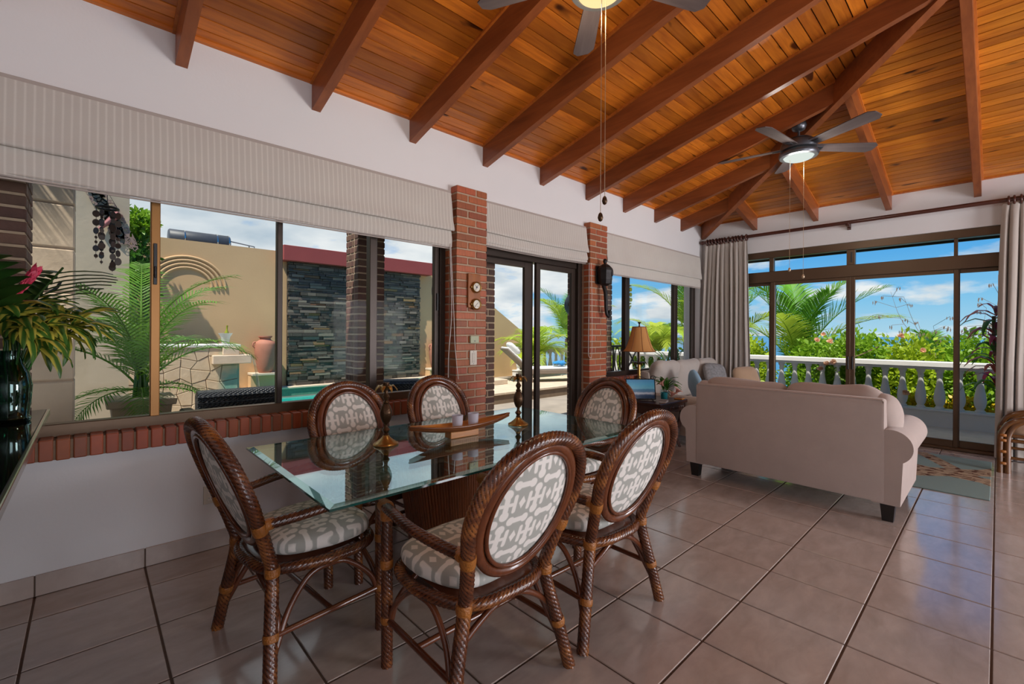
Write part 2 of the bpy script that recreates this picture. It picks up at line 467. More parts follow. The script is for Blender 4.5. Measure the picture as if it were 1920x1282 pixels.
for k in range(rows):
    y1 = YA - k * PW; y0 = y1 - PW
    xend = XB - (YA - y1)
    if y0 < -.55: xs = [XF, xend]
    else:
        cuts = sorted(random.sample([r + .03 for r in RX if .5 < r < min(6.3, xend - .9)], 2 if xend > 5 else 1))
        xs = [-.45] + cuts + [xend]
        xs[0] = XF
    for a, b in zip(xs, xs[1:]):
        last = b == xs[-1]
        plank_a(y0, y1, a + .001, b if last else b - .001, False, last)
def plank_b(x0, x1, y0, y1, h0, h1):
    g = .0045; z = lambda x: zs(XB - x); P = []
    xa, xc = x0 + g, x1 - g
    lim = lambda x: YA - (XB - x)
    lo = lambda x: YRIDGE * 2 - lim(x)
    ya0 = max(y0, lo(xa)) if h0 else y0; yc0 = max(y0, lo(xc)) if h0 else y0
    ya1 = lim(xa) if h1 else y1; yc1 = lim(xc) if h1 else y1
    P = [(xa, ya0, z(xa)), (xc, yc0, z(xc)), (xc, yc1, z(xc)), (xa, ya1, z(xa))]
    cx, cy, cz = (xa + xc) / 2, (ya0 + ya1) / 2, z((xa + xc) / 2)
    P = [(a - cx, b - cy, c - cz) for a, b, c in P]
    MB().add(P + [(a, b, c + PT) for a, b, c in P], ((3, 2, 1, 0), (4, 5, 6, 7), (0, 1, 5, 4), (1, 2, 6, 5), (2, 3, 7, 6), (3, 0, 4, 7))).obj('plank', M['plank_b'], ceil, loc=(cx, cy, cz), fix=True)
RY = [2.577 - .8137 * j for j in range(0, 7)]
for k in range(rows):
    x1 = XB - k * PW; x0 = x1 - PW
    top = YA - (XB - x1); bot = YRIDGE * 2 - top
    if top - bot < .3: continue
    cuts = [c + .03 for c in RY[:5] if bot + .5 < c < top - .5]
    ys = [bot] + sorted(random.sample(cuts, min(len(cuts), 2))) + [top]
    for a, b in zip(ys, ys[1:]): plank_b(x0, x1, a + .001, b - .001, a == ys[0], b == ys[-1])

# rafters: bottom 3.03 at the wall, parallel to the boards
RW, RD = .062, .205
def rafter_x(x, y_hi, y_lo):                                 # lies along Y at X = x..x+RW
    zt = lambda y: zs(YA - y)
    r = MB().add([(x, y_hi, zt(y_hi) - RD), (x + RW, y_hi, zt(y_hi) - RD), (x + RW, y_hi, zt(y_hi)), (x, y_hi, zt(y_hi)),
                  (x, y_lo, zt(y_lo) - RD), (x + RW, y_lo, zt(y_lo) - RD), (x + RW, y_lo, zt(y_lo)), (x, y_lo, zt(y_lo))],
                 ((0, 1, 2, 3), (7, 6, 5, 4), (0, 4, 5, 1), (1, 5, 6, 2), (2, 6, 7, 3), (3, 7, 4, 0))).obj('rafter', M['rafter_y'], ceil, fix=True)
    for s, xx in ((-1, x), (1, x + RW)):
        m = MB(); a, b = (xx, xx + s * .016) if s > 0 else (xx - .016, xx)
        m.add([(a, y_hi, zt(y_hi) - .02), (b, y_hi, zt(y_hi) - .02), (b, y_hi, zt(y_hi)), (a, y_hi, zt(y_hi)), (a, y_lo, zt(y_lo) - .02), (b, y_lo, zt(y_lo) - .02), (b, y_lo, zt(y_lo)), (a, y_lo, zt(y_lo))],
              ((0, 1, 2, 3), (7, 6, 5, 4), (0, 4, 5, 1), (1, 5, 6, 2), (2, 6, 7, 3), (3, 7, 4, 0))).obj('batten', M['strip'], r, fix=True)
for i in range(-1, 9):
    x = .38 + .8105 * i
    rafter_x(x, YA, max(YRIDGE, YA - (XB - x) + .03))
def rafter_b(y, x_lo):
    zt = lambda x: zs(XB - x); y1 = y + RW
    r = MB().add([(XB, y, zt(XB) - RD), (XB, y1, zt(XB) - RD), (XB, y1, zt(XB)), (XB, y, zt(XB)), (x_lo, y, zt(x_lo) - RD), (x_lo, y1, zt(x_lo) - RD), (x_lo, y1, zt(x_lo)), (x_lo, y, zt(x_lo))],
                 ((0, 1, 2, 3), (7, 6, 5, 4), (0, 4, 5, 1), (1, 5, 6, 2), (2, 6, 7, 3), (3, 7, 4, 0))).obj('rafter', M['rafter'], ceil, fix=True)
    for a, b in ((y - .016, y), (y1, y1 + .016)):
        MB().add([(XB, a, zt(XB) - .02), (XB, b, zt(XB) - .02), (XB, b, zt(XB)), (XB, a, zt(XB)), (x_lo, a, zt(x_lo) - .02), (x_lo, b, zt(x_lo) - .02), (x_lo, b, zt(x_lo)), (x_lo, a, zt(x_lo))],
                 ((0, 1, 2, 3), (7, 6, 5, 4), (0, 4, 5, 1), (1, 5, 6, 2), (2, 6, 7, 3), (3, 7, 4, 0))).obj('batten', M['strip'], r, fix=True)
for y in RY[:6]:
    d = (YA - y) if y > YRIDGE else (y - (2 * YRIDGE - YA))
    rafter_b(y, XB - d + .03)
# hips and ridge
for sgn in (1, -1):
    a = Vector((XB, YA if sgn > 0 else 2 * YRIDGE - YA, ZC)); b = Vector((XH, YRIDGE, ZC + SL * (YA - YRIDGE)))
    n = Vector((b.y - a.y, a.x - b.x, 0)).normalized() * .036
    P = []
    for p in (a, b):
        for q, dz in ((-n, -.235), (n, -.235), (n, 0), (-n, 0)): P.append(p + q + Vector((0, 0, dz)))
    MB().add(P, ((0, 1, 2, 3), (7, 6, 5, 4), (0, 4, 5, 1), (1, 5, 6, 2), (2, 6, 7, 3), (3, 7, 4, 0))).obj('hip_rafter', M['rafter'], ceil, fix=True)
MB().box(XB + OB - .03, XB + OB + .01, YR - OB, YA + OA, zb - .105, zb + .10).obj('eave_board', M['bronze_d'], ceil)
MB().box(XF, XH, YRIDGE - .04, YRIDGE + .04, zr - .33, zr - .04).obj('ridge_beam', M['rafter'], ceil)
# narrow moulding where boards meet the walls
trim1 = struct(MB().prism([(YA - .022, ZC - .012), (YA, ZC - .018), (YA, ZC + .02), (YA - .022, ZC + .012)], 0, XF, XB).obj('trim_1', M['strip'], fix=True))
trim2 = struct(MB().prism([(XB - .022, ZC - .012), (XB, ZC - .018), (XB, ZC + .02), (XB - .022, ZC + .012)], 1, YR, YA).obj('trim_2', M['strip'], fix=True))

# ---- brick pillars between the openings (indoor faces), brick sills
CH = .0732
brick_cache = {}
def brick_mesh(lx, ly, lz, mat, bev=.004):
    k = (round(lx, 4), round(ly, 4), round(lz, 4), mat.name)
    if k not in brick_cache: brick_cache[k] = MB().box(-lx / 2, lx / 2, -ly / 2, ly / 2, -lz / 2, lz / 2).mesh('brick', mat, bevel=bev, seg=1)
    return brick_cache[k]
def pillar(name, x0, x1, y0, y1, z0, z1, mat, parent, label=None, cat=None, inset=.007, long=.225, sides=(0, 1)):
    core = MB().box(x0 + inset, x1 - inset, y0 + inset, y1 - inset, z0, z1 - .004).obj(name, M['mortar'], parent)
    if label: tag(core, label, cat)
    wx, wy, mj = x1 - x0, y1 - y0, .0155
    n = int(round((z1 - z0) / CH)); ch = (z1 - z0) / n
    for c in range(n):
        zc = z0 + (c + .5) * ch; s = min(long, wx * .66)
        xs = [x0, x0 + s, x1] if c % 2 else [x0, x0 + (wx - s), x1]
        if wx > .48:
            s = wx / 3; xs = [x0, x0 + s, x0 + 2 * s, x1] if c % 2 else [x0, x0 + s * .5, x0 + 1.5 * s, x0 + 2.5 * s, x1]
        for a, b in zip(xs, xs[1:]):
            a2, b2 = a + (mj / 2 if a > x0 else 0), b - (mj / 2 if b < x1 else 0)
            mkobj('brick', brick_mesh(b2 - a2, .10, ch - mj, mat), core, ((a2 + b2) / 2 + random.uniform(-.0015, .0015), y0 + .05 + random.uniform(-.002, .002), zc))
        # faces on the sides, behind the front bricks
        ys = [y0 + .10 + mj, y1] if wy < .30 else ([y0 + .10 + mj, y0 + .10 + (wy - .1) * .5, y1] if c % 2 else [y0 + .10 + mj, y0 + .10 + (wy - .1) * .3, y0 + .10 + (wy - .1) * .75, y1])
        for xa in [(x0 + .05, x1 - .05)[q] for q in sides]:
            for a, b in zip(ys, ys[1:]):
                mkobj('brick', brick_mesh(.10, b - a - mj, ch - mj, mat), core, (xa, (a + b) / 2, zc))
    return core
pil1 = pillar('brick_pillar', P1a, P1b, 3.35, 3.56, 0, 2.745, M['brick'], wall_left)
pil2 = pillar('brick_pillar', P2a, P2b, 3.35, 3.56, 0, 2.745, M['brick'], wall_left)
def sill(x0, x1):
    core = MB().box(x0, x1, 3.403, YA + .26, .7125, .814).obj('brick_sill', M['sill_mortar'], wall_left)
    n = int(round((x1 - x0) / .0655)); p = (x1 - x0) / n
    me = MB().box(-p / 2 + .0052, p / 2 - .0052, -.085, .085, -.0565, .0565).mesh('brick', M['brick_glazed'], bevel=.006, seg=2)
    for i in range(n): mkobj('brick', me, core, (x0 + (i + .5) * p, 3.482 + random.uniform(-.002, .002), .7665 + random.uniform(-.0015, .0015)), (random.uniform(-.01, .01), 0, random.uniform(-.012, .012)))
sill(-.46, P1a); sill(P2b, 7.56)

# ---- windows and the sliding doors
def frame_part(parent, name, x0, x1, z0, z1, mat, y0=3.525, y1=3.575): return MB().box(x0, x1, y0, y1, z0, z1).obj(name, mat, parent, bevel=.004, seg=1)
def pane(parent, x0, x1, z0, z1, y=3.55): return MB().box(x0, x1, y - .002, y + .002, z0, z1).obj('pane', M['pane'], parent)
w1 = struct(empty('window_1', (0, 0, 0)))
frame_part(w1, 'frame_rail', -.46, 2.434, .812, .885, M['bronze'], 3.51, 3.59)
frame_part(w1, 'frame_rail', -.46, 2.434, 2.52, 2.60, M['bronze'], 3.51, 3.59)
frame_part(w1, 'frame_stile', -.46, -.41, .88, 2.53, M['bronze'])
frame_part(w1, 'stile', .272, .318, .88, 2.53, M['brass_frame'], 3.50, 3.56)
frame_part(w1, 'stile', .985, 1.022, .88, 2.53, M['bronze_d'])
frame_part(w1, 'stile', 1.683, 1.748, .88, 2.53, M['bronze_d'], 3.515, 3.585)
frame_part(w1, 'frame_stile', 2.375, 2.434, .88, 2.53, M['bronze_d'])
frame_part(w1, 'stile', 2.325, 2.372, .88, 2.53, M['bronze_d'], 3.54, 3.585)
for a, b in ((-.41, .272), (.318, .985), (1.022, 1.683), (1.748, 2.325)): pane(w1, a, b, .885, 2.52)
lt = MB().box(.284, .302, 3.488, 3.50, 1.68, 1.93).obj('latch', M['black'], w1, bevel=.002, seg=1)
MB().box(.286, .300, 3.474, 3.489, 1.72, 1.79).obj('latch_grip', M['iron'], lt, bevel=.003, seg=1)
MB().box(2.345, 2.36, 3.527, 3.54, 1.60, 1.76).obj('latch', M['black'], w1, bevel=.002, seg=1)
w2 = struct(empty('window_2', (0, 0, 0)))
frame_part(w2, 'frame_rail', P2b, 7.56, .812, .885, M['bronze_d'], 3.51, 3.59)
frame_part(w2, 'frame_rail', P2b, 7.56, 2.52, 2.60, M['bronze_d'], 3.51, 3.59)
frame_part(w2, 'frame_stile', P2b, P2b + .05, .88, 2.53, M['bronze_d'])
frame_part(w2, 'stile', 5.43, 5.53, .88, 2.53, M['bronze_d'], 3.515, 3.585)
frame_part(w2, 'stile', 6.83, 6.92, .88, 2.53, M['bronze_d'], 3.515, 3.585)
frame_part(w2, 'frame_stile', 7.45, 7.56, .88, 2.53, M['bronze_d'])
for a, b in ((P2b + .05, 5.43), (5.53, 6.83), (6.92, 7.45)): pane(w2, a, b, .885, 2.52)
d1 = struct(empty('door_1', (0, 0, 0)))
frame_part(d1, 'frame_jamb', P1b, P1b + .05, 0, 2.33, M['bronze_d'], 3.50, 3.62)
frame_part(d1, 'frame_jamb', P2a - .07, P2a, 0, 2.33, M['bronze_d'], 3.47, 3.62)
frame_part(d1, 'frame_head', P1b + .05, P2a - .07, 2.18, 2.33, M['bronze_d'], 3.50, 3.62)
frame_part(d1, 'threshold', P1b + .05, P2a - .07, .0, .035, M['bronze_d'], 3.50, 3.62)
def leaf(parent, x0, x1, y, z0=.035, z1=2.18, wl=.07, wr=.07, mat=None):
    mat = mat or M['bronze_d']; lf = empty('sliding_panel', (0, 0, 0), parent=parent)
    for a, b, c, d, n in ((x0, x0 + wl, z0, z1, 'stile'), (x1 - wr, x1, z0, z1, 'stile'), (x0 + wl, x1 - wr, z1 - .06, z1, 'rail'), (x0 + wl, x1 - wr, z0, z0 + .08, 'rail')):
        MB().box(a, b, y - .02, y + .02, c, d).obj(n, mat, lf, bevel=.003, seg=1)
    MB().box(x0 + wl, x1 - wr, y - .002, y + .002, z0 + .08, z1 - .06).obj('pane', M['pane'], lf)
leaf(d1, P1b + .05, 3.645, 3.585, wr=.13)
leaf(d1, 3.65, P2a - .07, 3.535, wl=.065)
d2 = struct(empty('door_2', (0, 0, 0)))
def fb(name, y0, y1, z0, z1, x0=7.70, x1=7.77, mat=None, parent=None): return MB().box(x0, x1, y0, y1, z0, z1).obj(name, mat or M['bronze'], parent or d2, bevel=.004, seg=1)
fb('frame_head', DB0, DB1, 2.575, 2.675, 7.68, 7.79)
fb('transom_rail', DB0, DB1, 2.20, 2.365, 7.68, 7.79)
fb('threshold', DB0, DB1, 0, .035, 7.68, 7.80)
fb('frame_jamb', DB1 - .06, DB1, .035, 2.575); fb('frame_jamb', DB0, DB0 + .06, .035, 2.575)
for y0, y1 in ((2.36, 2.42), (1.345, 1.44), (.335, .37)): fb('transom_mullion', y0, y1, 2.365, 2.575)
tm = [DB0 + .06, .335, .37, 1.345, 1.44, 2.36, 2.42, DB1 - .06]
for a, b in zip(tm[0::2], tm[1::2]): MB().box(7.733, 7.737, a, b, 2.365, 2.575).obj('pane', M['pane'], d2)
MB().box(7.688, 7.70, 1.375, 1.393, 2.40, 2.54).obj('latch', M['black'], d2, bevel=.002, seg=1)
def leaf_b(y0, y1, x, wl=.06, wr=.06):
    lf = empty('sliding_panel', (0, 0, 0), parent=d2); z0, z1 = .035, 2.20
    for a, b, c, d, n in ((y0, y0 + wl, z0, z1, 'stile'), (y1 - wr, y1, z0, z1, 'stile'), (y0 + wl, y1 - wr, z1 - .045, z1, 'rail'), (y0 + wl, y1 - wr, z0, z0 + .085, 'rail')):
        MB().box(x - .018, x + .018, a, b, c, d).obj(n, M['bronze'], lf, bevel=.003, seg=1)
    MB().box(x - .002, x + .002, y0 + wl, y1 - wr, z0 + .085, z1 - .045).obj('pane', M['pane'], lf)
    return lf
leaf_b(DB0 + .06, .36, 7.755, .05, .045)
la = leaf_b(.325, 1.392, 7.715, .045, .05)
lb = leaf_b(1.393, 2.40, 7.715, .05, .06)
leaf_b(2.34, DB1 - .06, 7.755, .09, .05)
for lf, y in ((la, 1.368), (lb, 1.418)):
    MB().box(7.690, 7.698, y - .009, y + .009, .92, 1.10).obj('finger_pull', M['black'], lf, bevel=.003, seg=1)
# ================================================================ dining set
def fret_mat(name, ia, ib, cell=.135):
    """cream fretwork of bone shapes on sage grey cloth"""
    m, t = newmat(name); co = t.xyz(t.n('ShaderNodeTexCoord').outputs['Object'])
    def fold(s, off=0.0):
        v = t.m('FRACT', t.m('ADD', t.m('DIVIDE', s, cell), 10.5 + off))
        return t.m('ABSOLUTE', t.m('SUBTRACT', v, .5))
    x, y = fold(co[ia]), fold(co[ib])
    x2, y2 = t.m('SUBTRACT', .5, x), t.m('SUBTRACT', .5, y)
    def ln(a, b): return t.m('SQRT', t.m('ADD', t.m('MULTIPLY', a, a), t.m('MULTIPLY', b, b)))
    mx = lambda a: t.m('MAXIMUM', a, 0.0)
    d = []
    d.append(t.m('SUBTRACT', ln(x, mx(t.m('SUBTRACT', y, .27))), .070))
    d.append(t.m('SUBTRACT', ln(x, t.m('SUBTRACT', y, .30)), .125))
    d.append(t.m('SUBTRACT', ln(mx(t.m('SUBTRACT', x2, .20)), y2), .066))
    d.append(t.m('SUBTRACT', ln(t.m('SUBTRACT', x2, .24), y2), .115))
    d.append(t.m('SUBTRACT', t.m('ADD', x2, t.m('MULTIPLY', y, .62)), .10))
    d.append(t.m('SUBTRACT', ln(t.m('SUBTRACT', x, .26), mx(t.m('SUBTRACT', y, .20))), .050))
    d.append(t.m('SUBTRACT', ln(mx(t.m('SUBTRACT', x, .22)), t.m('SUBTRACT', y, .0)), .040))
    s = d[0]
    for q in d[1:]: s = t.m('MINIMUM', s, q)
    f = t.ramp(t.m('MULTIPLY_ADD', s, 14.0, .34, clamp=True), [(.3, 1.0), (.7, 0.0)])
    wv = t.noise(t.n('ShaderNodeTexCoord').outputs['Object'], 260, 2)
    c = t.mix(f, (.40, .40, .36), (.80, .76, .70))
    finish(t, c, .85, 0, .3, wv, .12, .004, sheen=.15)
    return m
M['fret_back'] = fret_mat('fretwork_cloth_upright', 0, 2)
M['fret_seat'] = fret_mat('fretwork_cloth_seat', 0, 1)
def rattan_mat():
    m, t = newmat('twisted_rattan'); co = t.n('ShaderNodeTexCoord').outputs['Object']
    n1 = t.noise(co, 9, 4, .6); n2 = t.noise(co, 60, 2)
    c = t.ramp(n1, [(.32, (.050, .014, .006)), (.52, (.125, .036, .012)), (.70, (.36, .13, .030))])
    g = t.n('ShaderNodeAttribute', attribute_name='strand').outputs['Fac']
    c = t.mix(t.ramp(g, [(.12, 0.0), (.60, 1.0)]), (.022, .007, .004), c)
    finish(t, c, .27, 0, .5, n2, .06, .004, coat=.25); return m
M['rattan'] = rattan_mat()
M['cane'] = pmat('smooth_cane', (.125, .036, .014), .24, var=.45, vscale=8, coat=.3)
M['ring'] = wood('oval_ring_wood', (.17, .048, .016), (.07, .018, .007), 2, .22, .1, knots=False, coat=.3)
M['wrap'] = pmat('cane_wrapping', (.33, .115, .018), .35, var=.4, vscale=30, bump=.5, bscale=120)
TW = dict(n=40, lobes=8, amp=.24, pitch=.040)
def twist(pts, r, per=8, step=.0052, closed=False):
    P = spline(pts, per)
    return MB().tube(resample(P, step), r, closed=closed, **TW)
def band(p, d, r, w=.028):
    """binding of cane round a joint at p, pole direction d"""
    q = Vector(d).normalized().to_track_quat('Z', 'Y').to_matrix().to_4x4()
    prof = []
    for k in range(5):
        z = -w / 2 + w * k / 4
        prof.append((r * (1.10 if k in (0, 4) else 1.17), z - .0001 if k == 0 else z))
    return MB().lathe(prof, 16, p, q)
def lean(z): return -.205 - .38 * max(0, z - .44) ** 1.12 if z > .44 else -.205 - .048 * (.44 - z) / .44
def make_chair():
    c = empty('dining_chair')
    side = [(.312, 0), (.262, .20), (.207, .42), (.212, .52), (.238, .64), (.264, .75), (.256, .845), (.216, .932), (.128, 1.002), (0, 1.03)]
    full = [(-x, lean(z), z) for x, z in side] + [(x, lean(z), z) for x, z in side[-2::-1]]
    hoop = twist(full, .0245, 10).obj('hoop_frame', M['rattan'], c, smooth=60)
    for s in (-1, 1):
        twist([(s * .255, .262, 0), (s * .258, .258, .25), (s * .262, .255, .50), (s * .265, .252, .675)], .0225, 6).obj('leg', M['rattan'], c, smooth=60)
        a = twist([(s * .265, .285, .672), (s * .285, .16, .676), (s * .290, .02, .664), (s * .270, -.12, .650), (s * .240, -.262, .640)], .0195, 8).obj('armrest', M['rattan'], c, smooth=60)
        band((s * .265, .262, .672), (0, 1, 0), .0235, .05).obj('cane_binding', M['wrap'], a, smooth=60)
        band((s * .265, .252, .645), (0, 0, 1), .0235, .05).obj('cane_binding', M['wrap'], a, smooth=60)
        band((s * .244, -.235, .641), (-.1 * s, 1, 0), .0205, .04).obj('cane_binding', M['wrap'], a, smooth=60)
        band((s * .2365, lean(.63), .63), (.2 * s, -.33, 1), .0255, .045).obj('cane_binding', M['wrap'], a, smooth=60)
        band((s * .262, .256, .435), (0, 0, 1), .0235, .035).obj('cane_binding', M['wrap'], c, smooth=60)
        band((s * .208, lean(.43), .43), (0, 0, 1), .0255, .035).obj('cane_binding', M['wrap'], c, smooth=60)
        band((s * .257, .259, .20), (0, 0, 1), .0235, .028).obj('cane_binding', M['wrap'], c, smooth=60)
        band((s * .262, lean(.20), .20), (-.25 * s, .1, 1), .0255, .028).obj('cane_binding', M['wrap'], c, smooth=60)
        # side stretcher and bowed braces
        MB().tube([(s * .257, .25, .20), (s * .262, lean(.2) + .01, .20)], .0125, 12).obj('stretcher', M['cane'], c, smooth=60)
        MB().tube(spline([(s * .253, .25, .165), (s * .250, .21, .27), (s * .248, .10, .375), (s * .247, .02, .395), (s * .240, -.07, .375), (s * .243, -.155, .27), (s * .275, -.225, .13)], 6), .0125, 10).obj('bowed_brace', M['cane'], c, smooth=60)
    MB().tube([(-.265, .02, .20), (.265, .02, .20)], .0125, 12).obj('stretcher', M['cane'], c, smooth=60)
    for yy, z0, xx in ((.25, .165, .25), (-.228, .13, .278)):
        MB().tube(spline([(-xx, yy, z0), (-xx * .84, yy + (.03 if yy < 0 else 0), .27), (-.10, yy * .92, .375), (0, yy * .9, .393), (.10, yy * .92, .375), (xx * .84, yy + (.03 if yy < 0 else 0), .27), (xx, yy, z0)], 6), .0125, 10).obj('bowed_brace', M['cane'], c, smooth=60)
    # seat frame, cushion
    sq = []
    for k in range(40):
        a = 2 * PI * k / 40; e = .55
        f = lambda v: math.copysign(abs(v) ** e, v)
        sq.append((.262 * f(math.cos(a)) * (1 - .22 * max(0, -f(math.sin(a)))), .012 + .252 * f(math.sin(a)) * (1.0 if math.sin(a) > 0 else .97), .425))
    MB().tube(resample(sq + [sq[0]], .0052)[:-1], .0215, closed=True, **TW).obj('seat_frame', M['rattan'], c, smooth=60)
    MB().sph((0, .012, .432), (.215, .235, .014), 40, 6, .6).obj('seat_board', M['cane'], c, smooth=50)
    cu = MB(); nu, nv = 48, 14
    def cush(u, v):
        a = 2 * PI * u; la = -PI / 2 + PI * v
        f = lambda q, e: math.copysign(abs(q) ** e, q)
        r = abs(math.cos(la)) ** .38
        x, y = .250 * f(math.cos(a), .52) * r, .225 * f(math.sin(a), .52) * r
        x *= 1 - .20 * max(0, -y / .225)
        z = .046 * f(math.sin(la), .75) + (.012 if la > 0 else 0) * (1 - (x / .26) ** 2) * (1 - (y / .26) ** 2)
        return (x, y + .036, .487 + z + .004 * math.sin(9 * x + 4 * y))
    cu.grid(cush, nu, nv, True)
    seat = cu.obj('seat_cushion', M['fret_seat'], c, smooth=50)
    # oval back: ring, inner bead and padded panel (tilted with the hoop)
    zc = .757
    def ell(rx, rz, off, n=72): return [(rx * math.sin(2 * PI * k / n), lean(zc + rz * math.cos(2 * PI * k / n)) + off, zc + rz * math.cos(2 * PI * k / n)) for k in range(n)]
    MB().tube(ell(.219, .248, .004), .0225, 14, closed=True).obj('oval_ring', M['ring'], c, smooth=60)
    MB().tube(ell(.194, .222, -.014), .0085, 10, closed=True).obj('oval_bead', M['ring'], c, smooth=60)
    MB().tube(ell(.194, .222, .020), .0085, 10, closed=True).obj('oval_bead', M['ring'], c, smooth=60)
    pd = MB()
    for sg in (1, -1):
        def pan(u, v, sg=sg):
            a = 2 * PI * u; r = v; x, dz = .193 * r * math.sin(a), .221 * r * math.cos(a)
            return (x, lean(zc + dz) + .003 + sg * (.006 + .022 * (1 - r ** 3)), zc + dz)
        pd.grid(pan, 56, 12, True)
    pd.obj('back_pad', M['fret_back'], c, smooth=60, fix=True)
    return c
GC = 'rattan dining chairs around the glass table'
chair_spots = [   # x, y, direction the chair faces, label
    (1.175, 1.482, 0.00, 'rattan dining chair nearest the camera, its oval back towards the viewer'),
    (1.90, 1.475, -.03, 'rattan dining chair on the near side of the table, closer to the sofa'),
    (.73, 2.22, -1.475, 'rattan dining chair at the left end of the glass table'),
    (1.34, 2.71, 3.22, 'rattan dining chair by the brick sill, left of the brass candlesticks'),
    (2.05, 2.70, 3.17, 'rattan dining chair with its back to the brick pillar holding the gauges'),
    (2.61, 2.11, 1.50, 'rattan dining chair at the right end of the table near the end table'),
]
ch0 = make_chair()
for i, (x, y, rz, lab) in enumerate(chair_spots):
    o = ch0 if i == 0 else copy_tree(ch0)
    o.location = (x, y, 0); o.rotation_euler = (0, 0, rz); tag(o, lab, 'chair', GC)

# ---- glass table
TX0, TX1, TY0, TY1, TZ = .655, 2.83, 1.69, 2.91, .745
M['tglass'] = glassmat('table_glass', (.80, .93, .89), .28, 0.0, (.86, .97, 1.0))
m_, t_ = newmat('table_glass_edge')
finish(t_, (.012, .085, .072), .08, 0, .8); M['tedge'] = m_
M['tbevel'] = glassmat('table_glass_bevel', (.45, .68, .62), .25, 0.0, (.8, 1.0, .98))
tb = thing('dining_table', 'clear glass dining table on a brown reeded pedestal', 'table', ((TX0 + TX1) / 2, (TY0 + TY1) / 2, 0))
hx, hy, bv, th = (TX1 - TX0) / 2, (TY1 - TY0) / 2, .030, .016
MB().add([(-hx + bv, -hy + bv, TZ), (hx - bv, -hy + bv, TZ), (hx - bv, hy - bv, TZ), (-hx + bv, hy - bv, TZ),
          (-hx + .001, -hy + .001, TZ - th), (hx - .001, -hy + .001, TZ - th), (hx - .001, hy - .001, TZ - th), (-hx + .001, hy - .001, TZ - th)],
         ((0, 1, 2, 3), (7, 6, 5, 4))).obj('glass_top', M['tglass'], tb)
o_, i_ = [(-hx, -hy), (hx, -hy), (hx, hy), (-hx, hy)], [(-hx + bv, -hy + bv), (hx - bv, -hy + bv), (hx - bv, hy - bv), (-hx + bv, hy - bv)]
vb = [(x, y, TZ - .006) for x, y in o_] + [(x, y, TZ) for x, y in i_]
MB().add(vb, [(k, (k + 1) % 4, 4 + (k + 1) % 4, 4 + k) for k in range(4)]).obj('bevelled_border', M['tbevel'], tb)
ve = [(x, y, TZ - .006) for x, y in o_] + [(x, y, TZ - th) for x, y in o_]
MB().add(ve, [(k, 4 + k, 4 + (k + 1) % 4, (k + 1) % 4) for k in range(4)]).obj('glass_edge', M['tedge'], tb)
M['reed'] = wood('reeded_wood', (.23, .062, .016), (.075, .020, .007), 2, .35, .1, knots=False, grain=1.4)
M['darkwood'] = wood('dark_stained_wood', (.050, .016, .008), (.018, .006, .004), 0, .3, .1, knots=False)
body = MB(); px, py = .48, .185
def ped(z): f = .80 + .20 * (z / .70) ** 1.5; return px * f, py * f
loop = []
nr = 0
def around(s, z):
    """point on the rounded-rectangle outline; s in 0..1"""
    ax, ay = ped(z); a = 2 * PI * s; e = .42
    f = lambda v: math.copysign(abs(v) ** e, v)
    return Vector((ax * f(math.cos(a)), ay * f(math.sin(a)) - .10, z))
zsr = [.05, .18, .34, .50, .62, .70]
body.grid(lambda u, v: around(u, .05 + .65 * v) * 1.0, 120, 8, True)
body.obj('pedestal_core', M['darkwood'], tb, smooth=50)
pts_ring = [around(k / 720, .70) for k in range(721)]
L = [0]
for a, b in zip(pts_ring, pts_ring[1:]): L.append(L[-1] + (b - a).length)
nre = int(L[-1] / .0175); reeds = MB(); j = 0
for k in range(nre):
    d = L[-1] * k / nre
    while L[j + 1] < d: j += 1
    s_ = (j + (d - L[j]) / (L[j + 1] - L[j])) / 720
    reeds.tube([around(s_, z) for z in zsr], .0088, 6)
reeds.obj('reed_cladding', M['reed'], tb, smooth=60)
MB().grid(lambda u, v: around(u, .70) * (1.0 if v < .99 else .6) + Vector((0, 0, .004 + .022 * min(1, v * 2))), 80, 3, True).obj('pedestal_rim', M['reed'], tb, smooth=40)
MB().box(-.40, .40, -.26, .06, 0, .05).obj('plinth', M['darkwood'], tb, bevel=.008)
for x in (-.25, .25):
    for y in (-.18, -.02): MB().lathe([(.022, .724), (.022, .7285)], 16, (x, y, 0)).obj('glass_bumper', M['cord'], tb)

